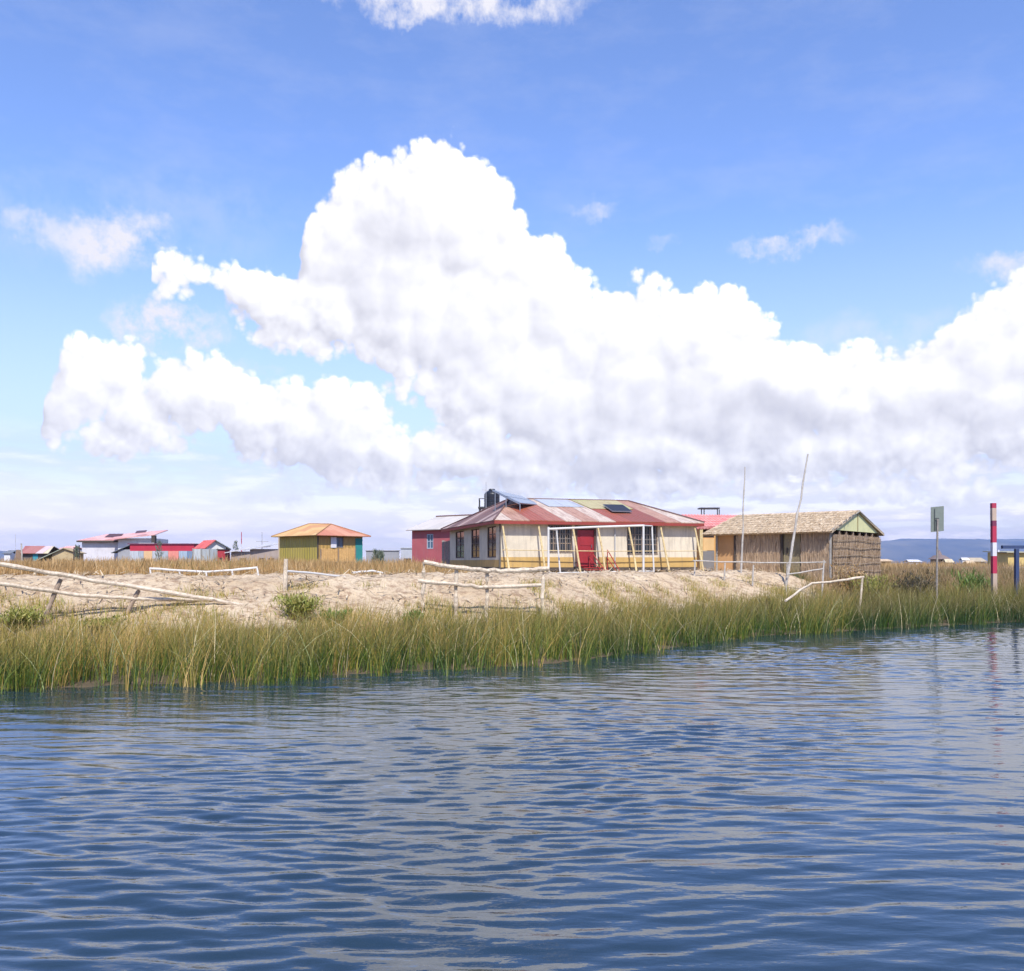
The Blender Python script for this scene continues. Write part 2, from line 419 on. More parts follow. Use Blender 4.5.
# thin scruffy grass climbing the sand
GR = blade_mat('bank_grass_blades', [(0,(.12,.17,.02)),(.4,(.30,.29,.035)),(.7,(.46,.34,.07)),(1,(.54,.36,.14))], (.50,.33,.10), .6)
def bank_dens(x, y, t):
    return np.clip(vnoise(x, y, .8, 12.)*2.2 + .42 + .25*(1-sm(-8,-3,x))*1.6 - .17*(t-4.6), 0, 1)
x, y, t = pts_region(60000, (-17, 16), (3.6, 8.6), bank_dens); nB = len(x)
h = (.40-.045*(t-4))*RNG.uniform(.5, 1.25, nB)
o = blades('bank_grass', np.stack([x, y, ground_z(x, y)-.02], 1), h, RNG.uniform(.008, .016, nB), np.concatenate([RNG.normal(0, .3, (nB, 2)), np.zeros((nB,1))], 1), RNG.uniform(0, 3.14, nB), GR, segs=2)
tag(o, 'thin yellow green grass creeping up the foot of the sand bank', 'grass', kind='stuff')
# straw litter and clods trodden into the sand
x, y, t = pts_region(9000, (-17, 14.5), (4.4, 13), lambda x, y, t: np.clip(.45+vnoise(x, y, 1.1, 41.)*1.4, 0, 1)); nB = len(x)
a = RNG.uniform(0, 6.28, nB); z = ground_z(x, y) + .055 + .05*RNG.random(nB)
LIT = blade_mat('litter_straw', [(0,(.18,.12,.065)),(.3,(.34,.24,.13)),(.7,(.52,.40,.24)),(1,(.74,.62,.44))], (.4,.3,.18), .3, .1, .2)
o = blades('straw_litter', np.stack([x, y, z], 1), RNG.uniform(.10, .38, nB), RNG.uniform(.012, .045, nB), np.zeros((nB,3)), a+1.57, LIT, segs=2, up=np.stack([np.cos(a), np.sin(a), RNG.uniform(-.05,.45,nB)], 1), tipw=.5)
tag(o, 'straw litter and dry stalks scattered over the sand bank', 'litter', kind='stuff')
# right hand rough ground: green and brown tussocks
GR2 = blade_mat('rough_grass_blades', [(0,(.045,.07,.02)),(.3,(.10,.12,.035)),(.5,(.22,.18,.06)),(.75,(.36,.22,.10)),(1,(.50,.36,.20))], (.36,.22,.10), .6)
x, y, t = pts_region(90000, (12, 40), (4.0, 22), lambda x, y, t: sm(11.5, 14.5, x + .25*(t-6))*np.clip(.75+vnoise(x, y, .7, 3.)*.9, 0, 1)*(1-.5*sm(10, 22, t))); nB = len(x)
k = vnoise(x, y, .5, 31.); k2 = vnoise(x, y, 1.4, 31.)
ok = ~((x > 10) & (x < 19.5) & (y > 39.5) & (y < 50) & ((x-14.2)*(-.776)+(y-40)*.63 > -.6) & ((x-14.2)*.63+(y-40)*.777 > -.3))
x, y, t, k, k2 = x[ok], y[ok], t[ok], k[ok], k2[ok]; nB = len(x)
h = (.55 + .3*k + .25*k2)*RNG.uniform(.55, 1.15, nB)*(1 - .35*sm(14, 22, t))
o = blades('rough_grass', np.stack([x, y, ground_z(x, y)-.02], 1), h, RNG.uniform(.012, .026, nB), np.concatenate([RNG.normal(0, .26, (nB, 2)), np.zeros((nB,1))], 1), RNG.uniform(0, 3.14, nB), GR2, segs=2, rnd=np.clip(RNG.random(nB)*.6+.24+k*.8+k2*.5, 0, 1))
tag(o, 'rough green and brown tussock grass behind the reeds beside the hut', 'grass', kind='stuff')
# dry golden grass on the flat behind the sand, left of the house, and far field
DRY = blade_mat('dry_grass_blades', [(0,(.22,.14,.045)),(.3,(.38,.22,.075)),(.65,(.50,.31,.12)),(.85,(.60,.43,.22)),(1,(.26,.23,.07))], (.52,.31,.12), .5)
nB = 90000
y = 26 + 75*RNG.random(nB)**1.6; pxx = RNG.uniform(-60, 1084, nB); x = (pxx-512)/F*y
t = y - shore(x); k = vnoise(x, y, .25, 17.); k2 = vnoise(x, y, .9, 5.)
ux = (x+.5)*.962+(y-40)*.272; vx = -(x+.5)*.272+(y-40)*.962
hx = (x-14.2)*(-.776)+(y-40)*.63; hy = (x-14.2)*.63+(y-40)*.777
inhouse = (ux > -.9) & (ux < 10.5) & (vx > -1.5) & (vx < 12)
inhut = (hx > -.5) & (hx < 7.5) & (hy > -.6) & (hy < 7.5)
infront = (x > -1.8) & (x < 14.8) & (y < 44)
left = (t > 12.2 + 2.*k2) & ~inhouse & ~inhut & ~infront & ~((x > 14) & (t < 20))
x, y, t, k, k2 = x[left], y[left], t[left], k[left], k2[left]; nB = len(x)
h = (.62 + .25*k + .2*k2)*RNG.uniform(.6, 1.15, nB); h *= .55+.45*sm(12, 17, t); h *= 1 - .45*sm(-4.5, -2.5, x)*(1-sm(48, 56, y))
o = blades('dry_grass', np.stack([x, y, ground_z(x, y)-.02], 1), h, RNG.uniform(.018, .04, nB), np.concatenate([RNG.normal(0, .2, (nB, 2)), np.zeros((nB,1))], 1), RNG.uniform(0, 3.14, nB), DRY, segs=2, rnd=np.clip(RNG.random(nB)*.8+.1+k*.5, 0, 1))
tag(o, 'tall dry golden grass on the flat ground behind the sand bank', 'grass', kind='stuff')

# shrubs, each its own thing
LEAFG = blade_mat('leaf_green', [(0,(.05,.10,.02)),(.5,(.10,.19,.03)),(1,(.22,.30,.05))], (.24,.32,.05), .4)
LEAFY = blade_mat('leaf_yellow', [(0,(.14,.17,.03)),(.5,(.28,.29,.05)),(1,(.42,.36,.10))], (.45,.38,.12), .4)
LEAFD = blade_mat('leaf_dark', [(0,(.035,.04,.02)),(.5,(.09,.075,.04)),(1,(.17,.13,.07))], (.18,.12,.07), .5)
STEM = wood('stem_bark', (.20,.15,.09), (.09,.065,.04))
def shrub(px, d, wd, ht, mat, label, n=420, spiky=.0, name='shrub', group=None, dz=0):
    p = onground(px, d, dz); root = thing(name, p, label, 'shrub', 'low shrubs and weeds along the bank')
    mb = MB(); nst = max(4, int(n/60)); tips = []
    for i in range(nst):
        a = random.uniform(0, 6.28); r = random.random()**.6*wd*.4; q = p + Vector((math.cos(a)*r, math.sin(a)*r, ht*random.uniform(.5, .95)))
        mid = (p+q)/2 + Vector((random.uniform(-.05,.05), random.uniform(-.05,.05), ht*.08))
        mb.tube([p - Vector((0,0,.05)) + Vector((math.cos(a)*r*.3, math.sin(a)*r*.3, 0)), mid, q], [.014*wd+.004, .009*wd+.003, .003], 5); tips.append((p, mid, q))
    mb.build('stem', STEM, root)
    B = np.zeros((n, 3)); 
    for i in range(n):
        a_, m_, q_ = random.choice(tips); s = random.uniform(.12, 1.05)
        c = a_.lerp(m_, s*2) if s < .5 else m_.lerp(q_, s*2-1)
        B[i] = c + Vector([random.gauss(0, wd*.11), random.gauss(0, wd*.11), random.gauss(0, ht*.05)])
    B[:,2] = np.maximum(B[:,2], p.z)
    ln = RNG.normal(0, .7*(1-spiky)+.15, (n, 2))
    blades('foliage', B, RNG.uniform(.05, .15, n)*(1+2*spiky)*max(wd, .5)**.5, RNG.uniform(.02, .045, n)*(1-.5*spiky), np.concatenate([ln, np.zeros((n,1))], 1), RNG.uniform(0, 3.14, n), mat, root, segs=2)
    return root
shrub(298, 22.6, 1.3, .62, LEAFY, 'wide yellow green bush at the foot of the white post', 1500)
shrub(335, 22.4, .9, .42, LEAFG, 'low green bush just right of the wide yellow bush', 800)
shrub(412, 23.0, .75, .40, LEAFG, 'small bright green bush left of the leftmost post of the log rail fence', 900)
shrub(647, 26.3, .35, .62, LEAFD, 'narrow dark weed standing alone on the sand below the goal', 420, .7)
shrub(618, 26.6, .3, .42, LEAFD, 'short dark weed on the sand left of the narrow dark weed', 200, .7)
shrub(764, 30.0, .5, .70, LEAFD, 'dark upright weed on the bank under the leaning bamboo pole', 520, .6)
shrub(712, 28.0, 1.0, .30, LEAFY, 'flat olive patch of weeds on the sand below the right end of the house', 500)
shrub(915, 36.5, 2.4, 1.45, LEAFD, 'dark brown bush in the rough grass left of the sign post', 1500)
shrub(975, 37.5, 1.9, 1.5, LEAFG, 'green reedy bush between the sign post and the striped pole', 1200, .5)
shrub(848, 37.6, 1.7, 1.35, DRY, 'rust brown bush against the corner of the reed hut', 900)
shrub(872, 36.5, 2.0, 1.2, LEAFY, 'straw coloured bush right of the reed hut', 1100)
shrub(20, 20.5, 1.2, .50, LEAFY, 'yellow green bush under the left end of the fallen log fence', 1400)
shrub(100, 20.7, .9, .38, LEAFY, 'small yellow bush below the middle of the fallen log fence', 700)
# ================================================================== BUILDINGS
class Fr:
    def __init__(s, ox, oy, ux, uy):
        l = math.hypot(ux, uy); s.o = Vector((ox, oy, 0)); s.u = Vector((ux/l, uy/l, 0)); s.v = Vector((-uy/l, ux/l, 0))
    def P(s, u, v, z): return s.o + s.u*u + s.v*v + Vector((0,0,z))
    def box(s, mb, u0, u1, v0, v1, z0, z1):
        mb.box(s.P(u0, v0, z0), s.u*(u1-u0), s.v*(v1-v0), (0,0,z1-z0))
DARK = flat('dark_timber', (.06,.045,.035), .8)
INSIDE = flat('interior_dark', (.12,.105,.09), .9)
def four_walls(fr, W, D, z0, z1, th, mat, parent, front=(), left=(), right=(), back=(), name='wall'):
    m = MB()
    wall(m, fr.P(0,0,0)[:2], fr.P(W,0,0)[:2], z0, z1, th, front, fr.v)
    wall(m, fr.P(0,th,0)[:2], fr.P(0,D-th,0)[:2], z0, z1, th, [(a-th,b_-th,c,d) for a,b_,c,d in left], fr.u)
    wall(m, fr.P(W,th,0)[:2], fr.P(W,D-th,0)[:2], z0, z1, th, [(a-th,b_-th,c,d) for a,b_,c,d in right], -fr.u)
    wall(m, fr.P(0,D,0)[:2], fr.P(W,D,0)[:2], z0, z1, th, back, -fr.v)
    return m.build(name, mat, parent)
def window(parent, fr, side, a, b, z0, z1, cols, rows, fmat, fw=.05, W=0, label=None, th=.12, bars=None, glassmat=None):
    """window in the front (v=0) or left (u=0) wall: frame part with pane and bars below it"""
    if side == 'front': f = fr; 
    else:
        f = Fr(0,0,1,0); f.o = fr.o; f.u = fr.v; f.v = fr.u
    fm = MB(); dv0, dv1 = .02, .09
    f.box(fm, a, b, dv0, dv1, z0, z0+fw); f.box(fm, a, b, dv0, dv1, z1-fw, z1)
    f.box(fm, a, a+fw, dv0, dv1, z0+fw, z1-fw); f.box(fm, b-fw, b, dv0, dv1, z0+fw, z1-fw)
    for i in range(1, cols):
        u = a + (b-a)*i/cols; f.box(fm, u-fw*.4, u+fw*.4, dv0+.006, dv1-.006, z0+fw, z1-fw)
    for j in range(1, rows):
        z = z0 + (z1-z0)*j/rows; f.box(fm, a+fw, b-fw, dv0+.012, dv1-.012, z-fw*.35, z+fw*.35)
    fo = fm.build('window', fmat, parent)
    if label: fo['label'] = label
    pm = MB(); f.box(pm, a+fw*.5, b-fw*.5, .052, .058, z0+fw*.5, z1-fw*.5); pm.build('pane', glassmat or GLASS, fo)
    if bars:
        bm = MB()
        for i in range(1, bars+1):
            u = a + (b-a)*i/(bars+1); bm.tube([f.P(u, -.03, z0), f.P(u, -.03, z1)], .012, 5)
        for z in (z0+.02, (z0+z1)/2, z1-.02): bm.tube([f.P(a, -.03, z), f.P(b, -.03, z)], .012, 5)
        bm.build('window_bars', flat('bar_paint', (.20,.17,.15), .6), fo)
    return fo

# ---------------------------------------------------------------- main house
CREAM = paint('cream_plaster', (.60,.525,.40), (.24,.20,.17), .8, streak=True)
OCHRE = paint('ochre_band', (.47,.30,.095), (.25,.17,.09), .8)
REDTRIM = paint('red_trim', (.25,.035,.025), (.08,.02,.02), .4)
ROOF1 = tin('rusty_roof', [(0,(.33,.085,.045)),(.22,(.26,.07,.04)),(.40,(.58,.46,.36)),(.58,(.36,.13,.08)),(.68,(.60,.49,.39)),(.88,(.44,.25,.17))], row=30, amt=.85, pitch=.2, streak=(.20,.075,.04))
ROOFD = tin('dark_rust_roof', [(0,(.17,.09,.075)),(.4,(.24,.13,.105)),(.65,(.13,.07,.06)),(.8,(.40,.29,.25))], row=6, amt=.4)
fr = Fr(-.5, 40, .962, .272); W, D = 9.6, 11.0; Z0, Z1, RZ = 1.98, 4.05, 5.42
house = thing('main_house', fr.P(W/2, D/2, 1.65), 'large cream house with ochre base band, red door and red and white striped tin roof', 'house')
fo = [(2.2,3.36,2.62,3.90),(3.5,4.52,Z0,3.86),(6.05,7.6,2.55,3.93)]
le = [(.83,2.45,2.40,3.84),(4.0,5.75,2.40,3.84),(7.4,9.5,2.40,3.84)]
zb = 2.42
four_walls(fr, W, D, Z0, Z1, .12, CREAM, house, fo, le)
m = MB()
for a, b_ in ((0.0,3.42),(4.60,W+.012)): fr.box(m, a, b_, -.014, -.001, Z0-.02, zb)
m.box(fr.P(-.014, -.014, Z0-.02), fr.u*.013, fr.v*(D+.014), (0,0,.34))
bo = m.build('base_band', OCHRE, house); bo['label'] = 'ochre yellow painted band along the foot of the wall'
m = MB(); fr.box(m, -.05, W+.05, -.03, D+.03, Z0-.17, Z0-.024); m.build('floor_platform', DARK, house)
for i in range(6):
    for j in (0.3, D/2, D-.4):
        m = MB(); u = .3 + i*(W-.6)/5; fr.box(m, u-.09, u+.09, j-.09, j+.09, 1.45, Z0-.172); m.build('foundation_post', DARK, house)
window(house, fr, 'front', 2.2, 3.36, 2.62, 3.90, 4, 3, wood('window_brown', (.30,.22,.15), (.16,.11,.08)), bars=9)
window(house, fr, 'front', 6.05, 7.6, 2.55, 3.93, 4, 3, MATS['window_brown'], bars=10)
for a, b_, z0, z1 in le: window(house, fr, 'left', a, b_, z0, z1, 2, 4, wood('window_darkbrown', (.13,.085,.07), (.06,.04,.035)))
# white curtains seen in the right half of the front window
for (a, b_) in ((2.32,2.75),(6.9,7.3)):
    k = 9; m = MB()
    for i in range(k):
        u = a + (b_-a)*i/k; fr.box(m, u, u+(b_-a)/k*.96, .16+.02*(i%2), .185+.02*(i%2), 2.75, 3.86)
    m.build('curtain', flat('curtain_cloth', (.45,.42,.40), .9), house)
m = MB(); fr.box(m, 3.62, 4.42, .03, .075, Z0+.02, 3.66)
door = m.build('door', paint('door_red', (.27,.012,.018), (.12,.01,.01), .3, rough=.5), house); door['label'] = 'dark red door'
m = MB()
for (a, b_, c, d) in ((3.75,4.29,2.15,2.8),(3.75,4.29,2.95,3.5)):
    fr.box(m, a, b_, .012, .031, c, d)
m.build('door_panel', MATS['door_red'], door)
m = MB(); m.tube([fr.P(4.30,-.02,2.85), fr.P(4.30,-.02,2.99)], .018, 6); m.build('handle', flat('steel_dark', (.25,.25,.26), .4, .8), door)
m = MB(); fr.box(m, 3.5, 3.61, -.02, .10, Z0, 3.86); fr.box(m, 4.43, 4.52, -.02, .10, Z0, 3.86); fr.box(m, 3.612, 4.428, -.02, .10, 3.68, 3.76)
m.build('door_frame', wood('frame_dark', (.10,.05,.04), (.05,.03,.02)), house)
# interior partition keeps the rooms dark
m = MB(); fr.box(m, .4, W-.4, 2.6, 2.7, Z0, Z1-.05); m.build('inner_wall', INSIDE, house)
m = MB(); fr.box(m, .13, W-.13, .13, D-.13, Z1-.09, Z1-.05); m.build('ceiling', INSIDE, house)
e = .42; A = [fr.P(-e,-e,Z1), fr.P(W+.18,-e,Z1), fr.P(W+.18,D+e,Z1), fr.P(-e,D+e,Z1)]; R0 = fr.P(1.97,5.5,RZ); R1 = fr.P(8.46,5.5,RZ)
m = MB(); m.slab([A[0], A[1], R1, R0], .04, fr.u); ro = m.build('roof', ROOF1, house); ro['label'] = 'front slope of tin sheets striped rust red and faded white'
m = MB(); m.slab([A[3], A[0], R0], .04, -fr.v); m.build('roof', ROOFD, house)['label'] = 'dark brown left slope of the tin roof'
m = MB(); m.slab([A[1], A[2], R1], .04, fr.v); m.build('roof', ROOF1, house)
m = MB(); m.slab([A[2], A[3], R0, R1], .04, -fr.u); m.build('roof', ROOF1, house)
def on_front(u, s, lift=.03):                        # point on front slope: s 0 at eave, 1 at ridge
    a = fr.P(u, -e, Z1); b_ = fr.P(u, 5.5, RZ); nrm = (fr.u).cross(b_-a).normalized(); nrm = nrm if nrm.z > 0 else -nrm
    return a.lerp(b_, s) + nrm*lift
m = MB(); m.slab([on_front(3.3,.62), on_front(5.15,.62), on_front(5.05,.985), on_front(3.2,.985)], .015, fr.u); m.build('roof_sheet', tin('grey_zinc', [(0,(.33,.36,.42)),(.5,(.42,.45,.50))], amt=.3), ro)['label'] = 'newer grey zinc sheets near the ridge'
m = MB(); m.slab([on_front(5.35,.55), on_front(7.6,.55), on_front(7.75,.985), on_front(5.2,.985)], .015, fr.u); m.build('roof_sheet', tin('yellow_green_sheet', [(0,(.42,.40,.17)),(.5,(.46,.40,.20))], amt=.45), ro)['label'] = 'yellow green translucent sheets near the ridge'
m = MB()
for a_, b_ in ((R0,R1),(R0,A[0]),(R1,A[1]),(R0,A[3]),(R1,A[2])): m.tube([a_+Vector((0,0,.02)), b_+Vector((0,0,.02))], .045, 6)
m.build('ridge_cap', paint('cap_dark', (.16,.09,.08), (.06,.03,.03), .4), house)
m = MB()
for a_, b_ in ((A[0],A[1]),(A[1],A[2]),(A[3],A[0])):
    d = (b_-a_); m.box(a_ - Vector((0,0,.17)), d, (0.0,0,0.001) if False else d.cross(Vector((0,0,1))).normalized()*-.03, (0,0,.125))
m.build('fascia', REDTRIM, house)
# solar panel on the roof, and the two tilted panels on a frame at the left ridge end
PV = flat('panel_cells', (.02,.022,.035), .6); PVE = flat('panel_rim', (.30,.32,.36), .4, .6)
def panel(pts, name='solar_panel', label=None):
    m = MB(); m.slab(pts, .045); o = m.build(name, PVE, house)
    if label: o['label'] = label
    c = sum((Vector(p) for p in pts), Vector())/4; n_ = (Vector(pts[1])-Vector(pts[0])).cross(Vector(pts[3])-Vector(pts[0])).normalized(); n_ = n_ if n_.z > 0 else -n_
    m = MB(); m.slab([c + (Vector(p)-c)*.95 + n_*.008 for p in pts], .005); m.build('panel_face', PV if label and 'small' in label else flat('grey_panel', (.22,.25,.31), .25), o)
    return o
P0 = on_front(4.75,.30,.06); 
def uf(px, s): r_ = (px-512)/F; v = -e + s*(5.5+e); return (r_*(40+.962*v) + .5 + .272*v)/(.962 - .272*r_)
panel([on_front(uf(612,.36),.36,.12), on_front(uf(632,.36),.36,.12), on_front(uf(622.5,.64),.64,.16), on_front(uf(602.5,.64),.64,.16)], label='small flat black solar panel lying on the front roof slope')
A_, B_, C_, D_ = ray(492.5,489.5,43.6), ray(522,496,46.2), ray(541,505,45.0), ray(520,503,42.4)
AM = A_.lerp(D_, .48); BM = B_.lerp(C_, .44)
panel([A_, AM.lerp(A_,.02), BM, B_] if False else [A_, A_.lerp(D_,.5), B_.lerp(C_,.5), B_], label='raised grey panel tilted up behind the water tank')
panel([A_.lerp(D_,.52), D_, C_, B_.lerp(C_,.52)], label='lower raised grey panel tilted over the ridge end')
for p in (A_.lerp(D_,.1), A_.lerp(D_,.5), D_, B_, C_):
    lp = (p - fr.o); u_, v_ = lp.dot(fr.u), lp.dot(fr.v)
    zr = Z1 + (RZ-Z1)*max(0, min(1, (u_+e)/(1.97+e), (v_+e)/(5.5+e)))
    if p.z - .05 > zr: m = MB(); m.tube([Vector((p.x,p.y,zr-.02)), p - Vector((0,0,.05))], .022, 6); m.build('panel_strut', PVE, house)
m = MB(); m.tube([A_-Vector((0,0,.07)), D_-Vector((0,0,.07))], .022, 6)
m.build('panel_frame', PVE, house)
# drainpipe at the corner and a grey pipe on the front wall
m = MB(); m.tube([fr.P(-.06,-.10,3.95), fr.P(-.06,-.10,1.9)], .035, 8); m.build('drainpipe', flat('pipe_dark', (.09,.085,.08), .6), house)
m = MB(); m.tube([fr.P(5.43,-.05,3.75), fr.P(5.43,-.05,1.95)], .03, 8); m.build('drainpipe', flat('pipe_grey', (.40,.40,.40), .6), house)
# seven yellow poles leaning out from the eave and the thin rail between them
YP = wood('yellow_pole', (.62,.50,.26), (.36,.25,.12))
for (xt, yt, xb, yb) in ((502,523,510,571),(538,522,546,571),(572,522,581,570),(597,521,606,569),(628,521,637,570),(660,523,670,570),(694,524,704,569)):
    r_ = (xt-512)/F; u = (r_*39.6+.5)/(.962-.272*r_); tp = fr.P(u, -.28, 0); tp = ray(xt, yt+2, tp.y); tp.z = Z1-.06
    d = tp.y - .55; bt = onground(xb, d); 
    mid = tp.lerp(bt, .5) + Vector((random.uniform(-.02,.02), 0, 0))
    m = MB(); m.tube([tp, mid, bt-Vector((0,0,.1))], [.038,.045,.05], 8); m.build('support_pole', YP, house)
m = MB(); m.tube([fr.P(-.05,-.42,2.73), fr.P(4.7,-.47,2.69), fr.P(9.9,-.42,2.72)], .022, 6); m.build('rail', YP, house)

# red steps with handrails up to the door
p = fr.P(4.3,-.9,1.7); st = thing('entrance_steps', p, 'dark red metal steps with thin handrails leading to the red door', 'steps')
REDM = paint('steps_red', (.33,.02,.02), (.12,.02,.02), .3, rough=.5)
for i in range(3):
    m = MB(); fr.box(m, 3.75, 4.85, -.95+i*.25, -.72+i*.25, 1.74+.09*i, 1.78+.09*i); m.build('tread', REDM, st)
for u in (3.70, 4.88):
    m = MB(); fr.box(m, u-.02, u+.02, -1.0, -.2, 1.66, 1.735); m.build('stringer', REDM, st)
for (u0, u1) in ((4.12,4.62),(4.98,5.3)):
    m = MB(); m.tube([fr.P(u0,-.25,2.75), fr.P(u1,-1.0,1.75)], .022, 6); m.tube([fr.P(u0,-.25,1.9), fr.P(u0,-.25,2.75)], .022, 6); m.tube([fr.P(u0-.02,-.25,2.4), fr.P(u1-.14,-1.0,1.72)], .018, 6); m.build('handrail', REDM, st)

# ---------------------------------------------------------------- tank and stand behind the left slope
tp = ray(491, 507, 48.5); ts = thing('tank_stand', (tp.x, tp.y, 1.65), 'dark steel stand with side rail holding the black water tank', 'tank stand')
STEEL = flat('steel_black', (.05,.05,.055), .5, .3)
zt = tp.z
m = MB(); m.cbox((tp.x-.05, tp.y, zt-.06), 1.25, 1.1, .10); m.build('platform', STEEL, ts)
for sx in (-.6,.5):
    for sy in (-.48,.48):
        m = MB(); m.tube([(tp.x+sx, tp.y+sy, 1.55), (tp.x+sx, tp.y+sy, zt-.1)], .04, 6); m.build('leg', STEEL, ts)
m = MB()
for sy in (-.5,.5): m.tube([(tp.x-.62,tp.y+sy,zt-.02),(tp.x-.62,tp.y+sy,zt+.42)], .022, 6)
m.tube([(tp.x-.62,tp.y-.5,zt+.42),(tp.x-.62,tp.y+.5,zt+.42)], .022, 6); m.tube([(tp.x-.62,tp.y-.5,zt+.42),(tp.x-.2,tp.y-.5,zt+.42)], .022, 6)
m.build('rail', STEEL, ts)
tk = thing('water_tank', (tp.x+.05, tp.y, zt), 'black plastic water tank standing beside the raised roof panels', 'water tank')
m = MB(); prof = [(0,.40),(.03,.42),(.22,.42),(.24,.405),(.26,.42),(.45,.42),(.47,.405),(.49,.42),(.68,.42),(.70,.41),(.80,.34),(.88,.20),(.90,.17)]
m.tube([(tp.x+.05, tp.y, zt+z+.001) for z, r in prof], [r for z, r in prof], 24); m.build('tank_body', flat('tank_black', (.012,.013,.02), .35), tk, smooth=False)
m = MB(); m.tube([(tp.x+.05,tp.y,zt+.90),(tp.x+.05,tp.y,zt+.97)], [.18,.16], 18); m.build('lid', MATS['tank_black'], tk)
ap = thing('antenna_mast', (tp.x-.25, tp.y-.6, 3.5), 'thin grey mast with a short crossbar in front of the black water tank', 'antenna')
m = MB(); m.tube([(tp.x-.25,tp.y-.6,1.65),(tp.x-.25,tp.y-.6,zt+1.3)], [.028,.014], 6); m.build('mast', flat('mast_grey', (.45,.45,.47), .4, .5), ap)
m = MB(); m.tube([(tp.x-.45,tp.y-.6,zt+.88),(tp.x-.1,tp.y-.6,zt+.84)], .012, 5); m.build('crossbar', MATS['mast_grey'], ap)

# ---------------------------------------------------------------- pink red annex left of the house
pr = ray(452, 528.5, 53.0); pl = ray(412, 529.5, 55.0)
f2 = Fr(pl.x, pl.y, pr.x-pl.x, pr.y-pl.y); W2 = (pr-pl).length+.9; ZT = 4.12
an = thing('red_annex', f2.P(W2/2, 2.5, 1.65), 'faded pink red boarded building with pale tin roof left of the large cream house', 'house')
PINK = paint('faded_red_boards', (.42,.10,.11), (.25,.17,.17), .5)
ua = (ray(432,540,54).x - pl.x); 
four_walls(f2, W2, 5.0, 1.62, ZT, .1, PINK, an, [(1.22,1.76,2.98,3.90)])
window(an, f2, 'front', 1.22, 1.76, 3.00, 3.88, 2, 2, flat('white_blue_frame', (.42,.46,.52), .6), glassmat=flat('blue_pane', (.06,.12,.18), .15))
m = MB(); m.slab([f2.P(-.25,-.3,ZT+.03), f2.P(W2,-.3,ZT+.03), f2.P(W2,2.5,ZT+.95), f2.P(-.25,2.5,ZT+.95)], .05, f2.u)
m.build('roof', tin('pale_tin', [(0,(.50,.46,.42)),(.5,(.56,.51,.46))], amt=.3, streak=(.35,.25,.2)), an)
m = MB(); m.slab([f2.P(-.25,2.5,ZT+.95), f2.P(W2,2.5,ZT+.95), f2.P(W2,5.2,ZT+.03), f2.P(-.25,5.2,ZT+.03)], .05, f2.u); m.build('roof', MATS['pale_tin'], an)
for u in (0.0, W2-.08):
    m = MB(); m.add([f2.P(u,.05,ZT), f2.P(u,4.95,ZT), f2.P(u,2.5,ZT+.88), f2.P(u+.08,.05,ZT), f2.P(u+.08,4.95,ZT), f2.P(u+.08,2.5,ZT+.88)], [(0,1,2),(5,4,3),(0,3,4,1),(1,4,5,2),(2,5,3,0)]); m.build('gable', PINK, an)
m = MB(); m.tube([f2.P(-.3,2.5,ZT+.98), f2.P(W2,2.5,ZT+.98)], .05, 6); m.build('ridge_cap', MATS['cap_dark'], an)
# grey sheet leaning by the annex and low block wall further left
p = onground(448, 51.5); bd = thing('board_fence', p, 'weathered grey board screen between the red annex and the cream house', 'fence')
m = MB()
for i in range(5): m.box((p.x-.35+i*.17, p.y+.02*(i%2), 1.6), (.16,0,0), (0,.03,0), (0,0,1.75+.1*random.random()))
m.build('board', wood('grey_board', (.33,.31,.28), (.18,.16,.14)), bd)
for (a, b_, d, top, lab, mt, nm, ca) in ((366,399,70,551,'low grey block wall right of the yellow hut','block_grey','block_wall','wall'),(401,413,62,548.5,'small pale grey shed touching the left side of the red annex','shed_grey','small_shed','shed')):
    p0, p1 = ray(a,top,d), ray(b_,top,d); root = thing(nm, ((p0.x+p1.x)/2, d, 1.65), lab, ca)
    mat = paint(mt, (.30,.30,.32) if ca == 'wall' else (.42,.44,.48), (.15,.13,.12), .4)
    m = MB(); m.box((p0.x, d, 1.6), (p1.x-p0.x,0,0), (0,.2 if ca == 'wall' else 2.2,0), (0,0,p0.z-1.6)); m.build('wall', mat, root)
    m = MB(); m.box((p0.x-.06, d-.06, p0.z), (p1.x-p0.x+.12,0,0), (0,.32 if ca == 'wall' else 2.4,0), (0,0,.06)); m.build('coping' if ca == 'wall' else 'roof', mat, root)
    if ca == 'shed':
        m = MB(); m.box((p0.x+.2, d-.03, 1.65), (.5,0,0), (0,.03,0), (0,0,.8)); m.build('door', DARK, root)

# ---------------------------------------------------------------- orange house behind with pink tiled roof
f3 = Fr(ray(699,530,48).x, 48, .98, .18); oh = thing('orange_house', f3.P(1.4,2,1.65), 'orange house with scalloped pink tile roof between the cream house and the reed hut', 'house')
ORG = paint('orange_plaster', (.66,.37,.13), (.35,.2,.1), .3)
four_walls(f3, 3.6, 4, 1.62, 4.02, .1, ORG, oh, [(.22,.86,3.50,3.92)])
window(oh, f3, 'front', .22, .86, 3.50, 3.92, 2, 1, MATS['frame_dark'], glassmat=flat('green_pane', (.05,.06,.045), .2))
m = MB(); f3.box(m, .22, .86, -.03, -.004, 1.62, 2.8); m.build('panel', paint('grey_panel_wall', (.22,.21,.22), (.1,.1,.1), .3), oh)['label'] = 'grey lower wall panel'
m = MB(); f3.box(m, .24, .84, -.02, -.003, 2.82, 3.46); m.build('panel', paint('pale_orange', (.72,.47,.22), (.4,.25,.1), .2), oh)
mt, nt, b = newmat('pink_tiles'); n = N(nt); uv = n.coord('UV'); k = n.noise(n.coord(), 3, 5, .6)
